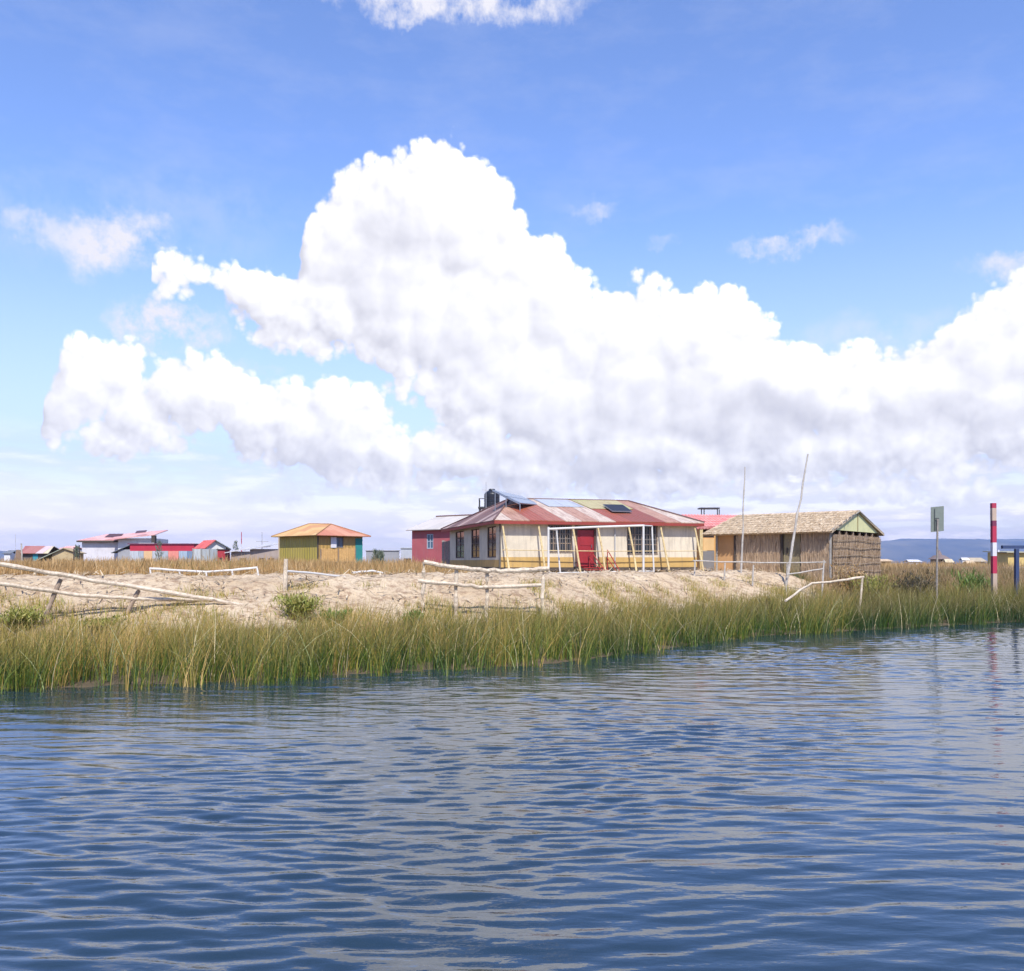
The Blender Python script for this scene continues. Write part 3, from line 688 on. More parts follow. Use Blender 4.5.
n.put(b.inputs['Base Color'], n.mix(n.maprange(k,.35,.65), (.62,.20,.19), (.72,.33,.30))); b.inputs['Roughness'].default_value = .7
m = MB(); nn = 22; wv = 3.9/nn
for i in range(nn):                                    # barrel tiles running down the slope
    u = -.25 + wv*(i+.5)
    for j in range(5):
        s0, s1 = j/5, (j+1)/5; a_ = f3.P(u, -.3+s0*2.3, 4.0+s0*.78); b2 = f3.P(u, -.3+s1*2.3, 4.0+s1*.78)
        m.tube([a_+Vector((0,0,.03)), b2+Vector((0,0,.0))], [wv*.55, wv*.47], 8)
m.build('roof', mt, oh)
m = MB(); m.slab([f3.P(-.25,2.0,4.78), f3.P(3.6,2.0,4.78), f3.P(3.6,4.3,4.0), f3.P(-.25,4.3,4.0)], .06, f3.u); m.build('roof', mt, oh)
m = MB(); f3.box(m, -.05, .12, -.25, -.12, 1.6, 3.98); m.build('porch_post', MATS['yellow_pole'], oh)
# empty steel table-like tank frame above it
p = ray(709, 508.5, 52); ef = thing('empty_tank_frame', (p.x, 52, 1.65), 'empty black steel tank frame with flat top rising behind the pink tile roof', 'frame')
m = MB(); m.cbox((p.x-.02, 52, p.z), 1.12, .8, .07); m.build('frame_top', STEEL, ef)
for sx in (-.5,-.22,.42,.66):
    m = MB(); m.tube([(p.x+sx, 52+(.3 if sx in(-.22,.66) else -.3), 1.6), (p.x+sx, 52+(.3 if sx in(-.22,.66) else -.3), p.z-.03)], .03, 6); m.build('leg', STEEL, ef)

# ---------------------------------------------------------------- reed hut
RT = blade_mat('thatch_blades', [(0,(.38,.26,.14)),(.35,(.58,.43,.26)),(.7,(.70,.54,.35)),(.9,(.80,.66,.46)),(1,(.28,.18,.10))], (.58,.43,.27), .3, .05)
RW = blade_mat('reed_mat_blades', [(0,(.22,.15,.10)),(.35,(.35,.25,.165)),(.7,(.46,.335,.22)),(1,(.58,.43,.27))], (.48,.32,.18), .4, .05, .2)
mt, nt, b = newmat('reed_matting'); n = N(nt); co = n.coord(); k = n.noise(n.mapping(co, (22,22,1.2)), 1.5, 5, .7); k2 = n.noise(co, 1.0, 4, .6)
sx_ = n.node('ShaderNodeSeparateXYZ'); n.put(sx_.inputs[0], co)
c = n.mix(n.maprange(k,.35,.65), (.11,.08,.06), (.28,.21,.15)); c = n.mix(n.maprange(n.math('ADD', sx_.outputs[2], n.math('MULTIPLY', k2, .9)), 2.15, 2.5, 0, .55), c, (.44,.26,.12))
n.put(b.inputs['Base Color'], c); b.inputs['Roughness'].default_value = .95; n.put(b.inputs['Normal'], n.bump(k, .8, .03)); MATT = mt
fh = Fr(14.2, 40, -.776, .63); fh.v = Vector((.63,.777,0)).normalized(); LH, SH = 5.55, 6.82; ZG, ZE, ZR = 1.45, 3.66, 4.66
hut = thing('reed_hut', fh.P(LH/2, SH/2, 1.6), 'long reed mat hut with thatched roof and olive green gable right of the houses', 'hut')
def slope_uv(): pass
# walls are flat mats carrying a skin of upright reeds
m = MB(); 
wall(m, fh.P(0,0,0)[:2], fh.P(4.55,0,0)[:2], ZG, ZE, .1, [(1.38,2.25,ZG+.2,3.55)], fh.v); m.build('front_wall', MATT, hut)
m = MB(); wall(m, fh.P(4.60,0,0)[:2], fh.P(LH,0,0)[:2], ZG, ZE-.08, .1, (), fh.v); m.build('front_wall', paint('orange_board', (.50,.28,.12), (.3,.18,.1), .4), hut)['label'] = 'orange brown boarded end of the front wall'
m = MB(); wall(m, fh.P(0,.12,0)[:2], fh.P(0,SH,0)[:2], ZG, ZE-.22, .1, (), fh.u); m.build('side_wall', MATT, hut)
m = MB(); wall(m, fh.P(LH,.12,0)[:2], fh.P(LH,SH,0)[:2], ZG, ZE, .1, (), -fh.u); wall(m, fh.P(.12,SH,0)[:2], fh.P(LH-.12,SH,0)[:2], ZG, ZE, .1, (), -fh.v); m.build('back_wall', MATT, hut)
m = MB()
for v in np.linspace(.15, SH-.1, 8):
    m = MB(); fh.box(m, .01, .09, v-.05, v+.05, ZE-.22, ZE-.02); m.build('stud', MATS['window_brown'], hut)
m = MB(); fh.box(m, 1.42, 2.21, .02, .07, ZG+.22, 3.53); dr = m.build('door', wood('door_olive', (.27,.22,.115), (.15,.115,.07)), hut); dr['label'] = 'olive brown plank door'
m = MB(); fh.box(m, 2.0, 2.06, -.02, .018, 2.6, 2.85); m.build('handle', DARK, dr)
for u in (2.27, 4.58, LH-.03, .03):
    m = MB(); m.tube([fh.P(u,-.06,ZG), fh.P(u,-.06,ZE-.02)], .055, 7); m.build('corner_post', DARK if u in (2.27,4.58) else MATS['grey_board'], hut)
# blade skins on walls
def skin(name, n_, u0, u1, rows, fn, outward, mat, hh, along):
    B = []; 
    for i in range(n_):
        a_ = random.uniform(u0, u1); B.append(fn(a_, random.choice(rows) + random.uniform(-.08,.08)))
    B = np.array(B); o_ = np.array(outward)[None,:]*RNG.uniform(.0, .05, n_)[:,None] + RNG.normal(0, .05, (n_,3))
    ang = math.atan2(along[1], along[0])
    return blades(name, B + np.array(outward)*.02, hh*RNG.uniform(.8,1.1,n_), RNG.uniform(.02,.045,n_), o_, np.full(n_, ang)+RNG.normal(0,.25,n_), mat, hut, segs=2, up=np.tile([0,0,1.0],(n_,1)), tipw=.5)
skin('reed_cladding', 3400, 0.0, 6.8, [1.5,1.85,2.2,2.55,2.9], lambda a_, z: np.array(fh.P(-.03, a_, z)), -fh.u, RW, .48, fh.v)
def frontspot(a_, z):
    return np.array(fh.P(a_, -.03, z))
skin('reed_cladding', 1500, 0.0, 1.36, [1.45,2.0,2.55,2.95], frontspot, -fh.v, RW, .62, fh.u)
skin('reed_cladding', 2300, 2.34, 4.5, [1.45,2.0,2.55,2.95], frontspot, -fh.v, RW, .62, fh.u)
m = MB()
for zz in (1.78,2.14,2.5,2.85,3.2):
    pts = [fh.P(-.11, v, zz + .03*math.sin(v*1.3+zz*9) + random.uniform(-.02,.02)) for v in np.linspace(0, SH, 14)]; m.tube(pts, .012, 5)
m.build('binding_rope', flat('rope_pale', (.34,.27,.20), .9), hut)
# roof: board under, thatch blades over
ea = [fh.P(-.15,-.35,ZE-.08), fh.P(LH+.55,-.35,ZE-.10), fh.P(LH+.45,SH/2,ZR-.02), fh.P(-.12,SH/2,ZR)]
eb = [fh.P(-.15,SH+.3,ZE-.05), fh.P(LH+.5,SH+.3,ZE-.05), ea[2], ea[3]]
mt, nt, b = newmat('thatch_base'); n = N(nt); k = n.noise(n.mapping(n.coord(), (3,3,8)), 3, 6, .7)
n.put(b.inputs['Base Color'], n.mix(k, (.34,.25,.16), (.62,.50,.35))); b.inputs['Roughness'].default_value = 1; n.put(b.inputs['Normal'], n.bump(k, 1, .05))
for q in (ea, eb):
    m = MB(); m.slab(q, .10, fh.u); ro = m.build('roof', mt, hut)
nb = 9000; a_ = RNG.random(nb); rows = RNG.integers(0, 9, nb); s_ = np.clip(rows/8.6 + RNG.normal(0, .02, nb), 0, 1.0)
E0, E1, T1, T0 = [np.array(p) for p in ea]
Bp = (E0[None]*(1-a_[:,None]) + E1[None]*a_[:,None])*(1-s_[:,None]) + (T0[None]*(1-a_[:,None]) + T1[None]*a_[:,None])*s_[:,None]
dn = (E0-T0); dn = dn/np.linalg.norm(dn); nr = np.cross(np.array(fh.u), dn); nr = nr if nr[2] > 0 else -nr
up = dn[None]*1.0 + nr[None]*RNG.uniform(.0,.09,nb)[:,None] + np.array(fh.u)[None]*RNG.normal(0,.18,nb)[:,None]
lo = blades('thatch', Bp + nr*.03, RNG.uniform(.25,.5,nb)*np.where(s_<.06,.55,1), RNG.uniform(.025,.06,nb), np.tile([0,0,-.06],(nb,1))*RNG.random(nb)[:,None], np.full(nb, math.atan2(fh.u.y, fh.u.x))+RNG.normal(0,.2,nb), RT, hut, segs=2, up=up, tipw=.5)
m = MB(); G0, G1, GT = fh.P(-.02,-.05,ZE-.02), fh.P(-.02,SH+.05,ZE-.02), fh.P(-.02,SH/2,ZR-.12)
m.add([G0,G1,GT,G0+fh.u*.03,G1+fh.u*.03,GT+fh.u*.03], [(0,1,2),(5,4,3),(0,3,4,1),(1,4,5,2),(2,5,3,0)]); gb = m.build('gable', paint('olive_ply', (.62,.60,.31), (.4,.38,.2), .25, streak=False), hut)
gb['label'] = 'olive green plywood gable'
m = MB(); fh.box(m, -.055, -.022, SH/2-.02, SH/2+.02, ZE, ZR-.15); m.build('batten', MATS['door_olive'], gb)
m = MB()
for q in ((G0,GT),(G1,GT)): 
    a2, b2 = q; m.tube([a2+Vector((0,0,.05))-fh.u*.1-(b2-a2).normalized()*.25, b2+Vector((0,0,.05))-fh.u*.1], .03, 6)
m.build('barge_board', wood('barge_grey', (.30,.28,.25), (.15,.14,.12)), hut)

# ---------------------------------------------------------------- bamboo poles, goal, fences, signs
BAM = wood('bamboo_grey', (.47,.43,.38), (.26,.23,.20)); LOG = wood('peeled_log', (.70,.59,.45), (.30,.23,.16)); WHITE = paint('white_post', (.62,.60,.57), (.35,.30,.26), .4)
def single(name, mb, mat, label, cat, group=None, smooth=True):
    o = mb.build(name, mat, None, smooth=False); c = sum((Vector(v) for v in mb.v), Vector())/len(mb.v); zmin = min(v.z for v in mb.v); c.z = zmin
    o.data.transform(__import__('mathutils').Matrix.Translation(-c)); o.location = c; OFF[o.name] = c
    return tag(o, label, cat, group)
def pole(px0, py0, d, px1, r0, r1, label, dtop=0, name='bamboo_pole', mat=None, cat='pole', jitter=.013):
    b0 = onground(px0, d, -.15); t0 = ray(px1, py0, d+dtop); k = 9; pts = []; rs = []
    for i in range(k+1):
        s = i/k; q = b0.lerp(t0, s) + Vector((random.gauss(0, jitter), random.gauss(0, jitter), 0))*(math.sin(math.pi*s)); pts.append(q); rs.append((r0*(1-s)+r1*s)*(1.10 if i%2 else .96))
    m = MB(); m.tube(pts, rs, 8); return single(name, m, mat or BAM, label, cat)
pole(741, 467, 37.5, 745, .045, .022, 'straight thin upright pole in front of the reed hut wall')
pole(785, 454, 36.5, 808, .06, .028, 'tall pole leaning to the right in front of the olive plank door', dtop=.6)

gd = 34.5; gz = float(ground_z((548-512)/F*gd, gd))
goal = thing('football_goal', onground(596, gd), 'white wooden football goal standing on the sand in front of the cream house', 'goal')
def gpt(px, py, d): return ray(px, py, d)
cl, cr = gpt(548.5, 529.0, gd), gpt(643.5, 525.5, gd)
m = MB(); m.tube([cl+Vector((-.03,0,0)), cl.lerp(cr,.5)+Vector((0,0,.012)), cr+Vector((.03,0,0))], .04, 8); m.build('crossbar', WHITE, goal)
for pxx in (548.5, 643.5):
    m = MB(); t_ = gpt(pxx, 527 if pxx < 600 else 524.5, gd); b_ = onground(pxx, gd, -.1); m.tube([b_, t_], .04, 8); m.build('post', WHITE, goal)
for (pt, pb, ct) in ((556.5,560.5,cl),(652,654,cr)):
    d2 = gd+1.0; t_ = gpt(pt, 530 if pt < 600 else 526, d2); b_ = onground(pb, d2, -.1)
    m = MB(); m.tube([b_, t_], .032, 8); m.build('back_post', WHITE, goal)
    m = MB(); m.tube([t_, ct], .028, 6); m.build('top_bar', WHITE, goal)
m = MB(); m.tube([onground(549, gd, .05), onground(561, gd+1, .05)], .025, 6); m.tube([onground(561, gd+1, .06), onground(654, gd+1, .06)], .028, 6); m.build('ground_bar', WHITE, goal)

def log(mb, pts, r, n_=8, seg=6, jit=.012):
    out = []; rs = []
    for a_, b_ in zip(pts[:-1], pts[1:]):
        for i in range(seg): out.append(Vector(a_).lerp(Vector(b_), i/seg) + Vector((random.gauss(0,jit), random.gauss(0,jit), random.gauss(0,jit)))); rs.append(r*random.uniform(.88,1.12))
    out.append(Vector(pts[-1])); rs.append(r*.92); mb.tube(out, rs, n_)
# 1. log rail fence, centre
fc = thing('log_rail_fence', onground(485, 24.6), 'short log fence with two sagging rails standing in the reeds before the cream house', 'fence')
d = 24.4
for (px, py, dd) in ((424,562,23.9),(456.5,567.5,24.2),(487,571,24.5),(543,568,24.9)):
    m = MB(); p0 = onground(px-1.2 if px < 430 else px-.4, dd, -.2); p1 = ray(px, py, dd); log(m, [p0, p1], .054); m.build('post', LOG, fc)
m = MB(); log(m, [ray(423,562.5,23.85), ray(456,567.5,24.1), ray(487,570.5,24.42), ray(515,571.2,24.6), ray(549,568.5,24.85)], .064, seg=4); m.build('rail', LOG, fc)
m = MB(); log(m, [ray(419,581,23.85), ray(456,584.5,24.1), ray(487,587,24.4), ray(541,585,24.8)], .05, seg=4); m.build('rail', LOG, fc)
# 2. fallen fence at left
ff = thing('fallen_log_fence', onground(60, 21.5), 'collapsing fence of long peeled logs sloping down to the right at the left edge', 'fence')
dA = lambda px: 20.2 + 3.0*(px+20)/265
m = MB(); log(m, [ray(-60,554,19.6), ray(0,564,dA(0)), ray(75,577.5,dA(75)), ray(160,591,dA(160)), ray(246,606,dA(246))], .052, seg=5, jit=.007); m.build('rail', LOG, ff)
m = MB(); log(m, [ray(-60,575,19.7), ray(0,583.5,dA(0)+.1), ray(75,595,dA(75)+.1), ray(132,598.5,dA(132)+.1), ray(205,600,dA(205)+.3), ray(248,603,dA(246)+.4)], .045, seg=5, jit=.007); m.build('rail', LOG, ff)
for (xt, yt, xb) in ((61,579,40),(139,590,124)):
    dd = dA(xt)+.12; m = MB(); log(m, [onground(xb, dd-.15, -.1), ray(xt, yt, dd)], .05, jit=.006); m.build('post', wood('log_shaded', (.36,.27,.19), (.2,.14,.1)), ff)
# 3. low white rail fence on the crest at left
d = 27.2; lf = thing('low_rail_fence', onground(205, d), 'low white rail with short legs at the top of the sand at left', 'fence')
m = MB(); log(m, [ray(149.5,568.3,d), ray(179,570.3,d), ray(206,571.8,d), ray(232,570,d), ray(257.5,567.5,d)], .033, seg=3, jit=.006); m.build('rail', WHITE, lf)
for (px, py) in ((150,568.5),(179,570.3),(206,571.8),(232,570),(257,567.8)):
    m = MB(); log(m, [onground(px+2, d, -.15), ray(px, py, d)], .028, jit=.004, seg=3); m.build('post', WHITE, lf)
# 4. white post with thin rail
d = 24.3; wp = thing('post_and_rail', onground(286, d), 'thick white topped post with a thin pale rail running right from it', 'fence')
m = MB(); log(m, [onground(284.5, d, -.2), ray(286, 559, d)], .058, jit=.004); m.build('post', LOG, wp)
m = MB(); log(m, [ray(287,571,d), ray(312,573.2,d+.8), ray(345,577,d+1.9)], .03, seg=4, jit=.006); m.build('rail', WHITE, wp)
d = 28.5; m = MB(); log(m, [onground(352, d, .12), onground(372, d+.3, .17), ray(383,573,d+.4)], .03, seg=4, jit=.006); single('fallen_rail', m, WHITE, 'pale thin stick lying on the crest of the sand below the yellow hut', 'stick')
# 5. thin rail fence in front of hut
d = 35.5; hf = thing('thin_rail_fence', onground(760, d), 'grey rail fence with short posts in front of the reed hut', 'fence')
m = MB(); log(m, [ray(693,560.5,d-.5), ray(720,561.8,d), ray(760,562.5,d), ray(800,562.8,d), ray(826,562.2,d)], .024, seg=3, jit=.006); m.build('rail', BAM, hf)
m = MB(); log(m, [ray(786,574.5,d-.2), ray(803,572,d), ray(824,568.5,d)], .028, seg=4, jit=.006); m.build('rail', BAM, hf)
for (px, py) in ((695,560),(725,563),(753.5,565),(787,562),(824,560)):
    m = MB(); log(m, [onground(px-1 if px < 820 else px-3, d, -.15), ray(px, py, d)], .034, jit=.006, seg=3); m.build('post', BAM, hf)
# 6. bent driftwood rail
d = 30.5; m = MB(); log(m, [ray(786,601,27.6), ray(799,591,28.8), ray(812,583.5,d), ray(838,580.8,d), ray(864,577,d)], .038, seg=3, jit=.008)
dw = thing('broken_rail', onground(838, d), 'broken pale wooden rail bent down into the grass before the reed hut', 'rail'); m.build('rail', LOG, dw)
m = MB(); log(m, [onground(858, d, -.1), ray(862.5,577.5,d)], .04, jit=.004, seg=3); m.build('leg', LOG, dw)

# sign seen from behind
d = 34.0; sg = thing('sign_post', onground(936, d), 'square grey green sign board seen from behind on a thin post in the grass', 'sign')
SGM = flat('sign_back', (.17,.19,.16), .5)
mm = MB(); a_ = ray(930.7,507.2,d); b_ = ray(943.6,506.0,d+.12); h_ = 25*d/F
mm.box(Vector((a_.x,a_.y,a_.z-h_)), b_-a_+Vector((0,0,0)), (0,-.02,0), (0,0,h_)); mm.build('board', SGM, sg)
mm = MB(); mm.tube([onground(935.2, d+.06, -.2)-Vector((0,.09,0)), ray(937.6,519,d-.04)], [.04,.036], 8); mm.build('post', wood('sign_pole', (.30,.26,.22), (.14,.12,.10)), sg)
mm = MB(); mm.box(ray(934.6,531,d-.03), (.02,0,0), (0,.01,0), (0,0,.85)); mm.box(ray(935.2,519.3,d-.035)-Vector((0,.012,0)), (.14,0,0), (0,.012,0), (0,0,.05)); mm.build('bracket', flat('bracket_dark', (.05,.055,.05), .6), sg)
# striped marker
d = 36.5; mk = thing('striped_marker_pole', onground(994.5, d), 'square red and white striped channel marker pole in the reeds', 'marker pole')
RD = paint('marker_red', (.40,.02,.06), (.16,.05,.06), .75); PW = paint('marker_white', (.60,.58,.62), (.3,.24,.22), .75); BE = paint('marker_beige', (.45,.33,.25), (.3,.2,.2), .3); DR = paint('marker_dark_red', (.16,.02,.06), (.1,.02,.03), .3)
bands = [(503,508,RD),(508,520.5,BE),(520.5,526,DR),(526,542.5,RD),(542.5,556,PW),(556,573.5,RD),(573.5,600,BE)]
for (ya, yb, mt_) in bands:
    xa = 992.3 + (ya-503)*.012; p0, p1 = ray(xa, yb, d), ray(xa, ya, d); mm = MB(); mm.box(p0, (.17,0,0), (0,.17,0), (0,0,p1.z-p0.z-.001)); mm.build('band', mt_, mk)
mm = MB(); mm.box(ray(998,552,d-.06), (.06,0,0), (0,.05,0), (0,0,.09)); mm.build('reflector', PW, mk)
# blue T frame
d = 37.0; bf = thing('blue_timber_frame', onground(1018, d), 'dark blue painted T shaped timber at the right edge', 'frame')
BL = paint('blue_paint', (.025,.045,.12), (.1,.1,.12), .35)
mm = MB(); p0 = ray(1003,548.6,d); mm.box(p0, (2.6,0,0), (0,.16,0), (0,0,.13)); mm.build('beam', BL, bf)
for px in (1016, 1084):
    mm = MB(); p1 = ray(px, 548.8, d); g_ = float(ground_z(p1.x, d)); mm.box((p1.x, d+.01, g_-.2), (.14,0,0), (0,.14,0), (0,0,p1.z-g_+.2-.002)); mm.build('post', BL, bf)

# ================================================================== YELLOW HUT
d = 63.0
c = ray(318, 535, 60.5); L = ray(279.5, 535, 63.8); Rr = ray(362.5, 536, 63.2)
fy = Fr(c.x, c.y, Rr.x-c.x, Rr.y-c.y)
WY = (Vector((Rr.x,Rr.y,0))-Vector((c.x,c.y,0))).length; dl = Vector((L.x-c.x, L.y-c.y, 0)); DY = dl.length; fy.v = dl.normalized()
ZY = 4.0; ZYR = 4.90
yh = thing('yellow_hut', (c.x, c.y+2, 1.65), 'small olive and ochre hut with orange tin hip roof standing alone in the dry grass', 'hut')
OL = corrug_wall('olive_tin', [(0,(.37,.29,.045)),(.5,(.40,.31,.055))], .3); OC = corrug_wall('ochre_tin', [(0,(.42,.26,.055)),(.5,(.45,.27,.07))], .3); OC.name = 'ochre_wall'
def pl2(u, v, z): return fy.o + fy.u*u + fy.v*v + Vector((0,0,z))
def pw(parent, name, A2, B2, z0, z1, mat, ops=(), inward=None):
    m = MB(); wall(m, A2[:2], B2[:2], z0, z1, .08, ops, inward); return m.build(name, mat, parent)
wa, wb = 1.05, 2.1
pw(yh, 'wall', pl2(0,0,0), pl2(WY,0,0), 1.6, ZY, OC, [(wa,wb,3.15,3.92)], fy.v)
pw(yh, 'wall', pl2(0,.0,0)+fy.v*.09, pl2(0,DY,0), 1.6, ZY, OL, (), fy.u)
pw(yh, 'wall', pl2(WY,0,0)+fy.v*.09, pl2(WY,DY,0), 1.6, ZY, OL, (), -fy.u)
pw(yh, 'wall', pl2(.1,DY,0), pl2(WY-.1,DY,0), 1.6, ZY, OL, (), -fy.v)
o = window(yh, fy, 'front', wa, wb, 3.17, 3.90, 3, 1, MATS['window_brown'], glassmat=flat('grey_glass', (.10,.13,.17), .15))
m = MB(); fy.box(m, wa-.03, wa+.42, -.05, -.01, 3.17, 3.90); m.build('shutter', flat('white_shutter', (.70,.68,.70), .6), yh)
m = MB(); fy.box(m, WY-.62, WY-.02, -.03, -.002, 1.65, 3.86); m.build('door', paint('teal_door', (.03,.24,.22), (.03,.12,.12), .3), yh)['label'] = 'teal green door'
m = MB(); m.tube([pl2(-.02,-.02,1.6), pl2(-.02,-.02,ZY)], .05, 6); m.build('corner_post', DARK, yh)
oe = .42; E = [pl2(-oe,-oe,ZY), pl2(WY+oe,-oe,ZY), pl2(WY+oe,DY+oe,ZY), pl2(-oe,DY+oe,ZY)]
r0 = ray(309, 523.2, 63.8); r1 = ray(331, 523.2, 64.3); r0.z = r1.z = ZYR
RY1 = tin('orange_yellow_roof', [(0,(.58,.33,.12)),(.4,(.62,.40,.16)),(.7,(.55,.28,.12))], amt=.45, streak=(.45,.18,.08)); RY2 = tin('orange_red_roof', [(0,(.56,.24,.13)),(.4,(.60,.30,.18)),(.7,(.52,.2,.11))], amt=.45, streak=(.4,.1,.06))
for poly, mt_, ud in (([E[3],E[0],r1,r0] if False else [E[3],E[0],r1,r0], RY1, fy.v), ([E[0],E[1],r1], RY2, fy.u), ([E[1],E[2],r1], RY2, fy.v), ([E[2],E[3],r0,r1], RY1, fy.u)):
    m = MB(); m.slab(poly, .04, ud); m.build('roof', mt_, yh)
m = MB()
for a_, b_ in ((r0,r1),(r0,E[3]),(r1,E[0]),(r1,E[1]),(r1,E[2])): m.tube([a_+Vector((0,0,.02)), b_+Vector((0,0,.02))], .035, 5)
m.build('ridge_cap', paint('cap_brown', (.34,.18,.08), (.15,.08,.05), .3), yh)
# plank fence in front of it
p0, p1 = ray(321,549,58.6), ray(355.5,548,60.0); pf = thing('plank_fence', ((p0.x+p1.x)/2, 59.4, 1.65), 'honey coloured plank fence in front of the window of the yellow hut', 'fence')
m = MB(); k = 15
for i in range(k):
    q = p0.lerp(p1, i/k); q2 = p0.lerp(p1, (i+.9)/k); m.box(Vector((q.x,q.y,2.0)), Vector((q2.x-q.x,q2.y-q.y,0)), (0,.03,0), (0,0,q.z+random.uniform(-.05,.06)-2.0))
m.build('plank', wood('honey_plank', (.62,.38,.14), (.40,.22,.08)), pf)
for s in (0,.5,1):
    m = MB(); q = p0.lerp(p1, s); m.tube([(q.x,q.y-.05,1.55),(q.x,q.y-.05,q.z)], .04, 6); m.build('post', MATS['window_brown'], pf)
m = MB(); m.tube([(p0.x,p0.y-.06,2.2),(p1.x,p1.y-.06,2.2)], .03, 6); m.build('rail', MATS['window_brown'], pf)
m = MB(); q = ray(283,540,66); m.box((q.x-.35,66,1.6), (.75,0,0), (0,1.5,0), (0,0,q.z-1.6+.35)); 
ow = thing('tan_outhouse', (q.x,66,1.65), 'narrow tan outhouse against the left side of the yellow hut', 'shed'); m.build('wall', paint('tan_wall', (.42,.33,.24), (.25,.2,.15), .4), ow)
m = MB(); m.box((q.x-.42,65.9,q.z+.352), (.9,0,0), (0,1.7,0), (0,0,.06)); m.build('roof', MATS['cap_brown'], ow)
# spiky plants right of it
CAC = blade_mat('cactus_green', [(0,(.10,.13,.09)),(1,(.20,.23,.16))], (.2,.22,.15), .2)
def spire(px, top, d, label, r=.16, group=None):
    p = onground(px, d); root = thing('columnar_bush', p, label, 'bush', group); tp_ = ray(px, top, d); H = tp_.z-p.z
    m = MB(); m.tube([p-Vector((0,0,.05)), p+Vector((0,0,H*.8))], [.06,.02], 6); m.build('stem', STEM, root)
    nb = 220; s = RNG.random(nb); a_ = RNG.uniform(0,6.28,nb); rr = r*np.sqrt(1-s**2)+.02
    B = np.stack([p.x+np.cos(a_)*rr*RNG.random(nb), p.y+np.sin(a_)*rr*RNG.random(nb), p.z+.1+s*H*.9], 1)
    blades('foliage', B, RNG.uniform(.12,.3,nb), RNG.uniform(.05,.09,nb), np.stack([np.cos(a_)*.5, np.sin(a_)*.5, 0*a_], 1), a_, CAC, root, segs=2); return root
spire(376, 550.5, 66, 'taller columnar bush right of the yellow hut', .3)
spire(381, 552, 66.5, 'shorter columnar bush right of the yellow hut', .22)
spire(159, 539.5, 92, 'small dark treetop behind the red banded building', .42)
spire(235.5, 540, 100, 'narrow dark tree right of the red roofed white house', .42)
spire(77, 545, 82, 'dark bare bush left of the long whitewashed building', .22)
# ================================================================== FAR VILLAGE, LEFT
def boxbld(name, label, cat, px0, px1, d, depth, ytop, wallmat, rot=0, z0=1.6):
    a, b_ = ray(px0, ytop, d), ray(px1, ytop, d); f = Fr(a.x, d, math.cos(rot), math.sin(rot)); W = (b_.x-a.x)/math.cos(rot)
    root = thing(name, (a.x+W/2, d+depth/2, z0), label, cat); four_walls(f, W, depth, z0, a.z, .12, wallmat, root)
    return root, f, W, a.z
LAV = paint('lavender_wash', (.60,.57,.60), (.40,.33,.33), .35); PKR = tin('pink_tin', [(0,(.70,.36,.32)),(.4,(.74,.42,.38)),(.7,(.68,.33,.30))], amt=.3, streak=(.45,.2,.17))
wb_, f, W, zt = boxbld('whitewashed_building', 'long whitewashed building with pale pink roof stepping up to an upper storey', 'building', 82, 119, 110, 7, 540.5, LAV)
m = MB(); m.slab([f.P(-.4,-.5,zt), f.P(W+.2,-.5,zt+.05), f.P(W+.2,5,zt+1.0), f.P(.8,5,zt+.95)], .1, f.u); m.build('roof', PKR, wb_)
m = MB(); f.box(m, -.42, W+.2, -.55, -.45, zt-.22, zt-.02); m.build('fascia', DARK, wb_)
m = MB(); m.slab([f.P(2.9,-.3,zt+.42), f.P(4.7,-.3,zt+.42), f.P(4.8,.6,zt+.85), f.P(3.1,.6,zt+.85)], .06, f.u); m.build('solar_panel', flat('panel_brown', (.10,.05,.05), .3), wb_)
# upper part
a = ray(118, 545, 108); f4 = Fr(a.x, 108, .99, .12); W4 = 4.3; z4 = ray(118,538.2,108).z
four_walls(f4, W4, 6, 1.6, z4, .12, paint('white_wall', (.66,.65,.66), (.4,.35,.33), .3), wb_, [(1.3,2.0,3.5,4.3)], name='wall')
window(wb_, f4, 'front', 1.3, 2.0, 3.5, 4.3, 2, 1, MATS['white_blue_frame'] if 'white_blue_frame' in MATS else LAV)
m = MB(); m.slab([f4.P(-1.2,-.9,z4-.2), f4.P(W4+.2,-.9,z4+.45), f4.P(W4+.2,5,z4+1.2), f4.P(-.6,5,z4+.7)], .1, f4.u); m.build('roof', PKR, wb_)['label'] = 'higher pink roof of the upper storey'
m = MB(); f4.box(m, W4-1.7, W4+.1, -.85, -.05, z4-.75, z4-.55); m.build('balcony', flat('balcony_grey', (.35,.34,.36), .7), wb_)
m = MB(); f4.box(m, W4-.25, W4+.15, -.8, .0, z4-1.2, z4+.35); m.build('wall_end', DARK, wb_)
m = MB(); m.slab([f4.P(2.1,-.5,z4+.62), f4.P(3.3,-.5,z4+.75), f4.P(3.3,.2,z4+1.0), f4.P(2.1,.2,z4+.9)], .05, f4.u); m.build('solar_panel', MATS['panel_brown'], wb_)
# small grey lean-to
gs, f, W, zt = boxbld('grey_lean_to', 'little dark grey lean-to shed between the whitewashed building and the red banded one', 'shed', 118, 130.5, 98, 3, 549.5, paint('grey_sheet', (.33,.33,.35), (.2,.18,.17), .4))
m = MB(); m.slab([f.P(-.7,-.2,zt-.35), f.P(W,-.2,zt+.55), f.P(W,3,zt+.6), f.P(-.7,3,zt-.3)], .07, f.u); m.build('roof', flat('slate_roof', (.16,.17,.19), .6), gs)
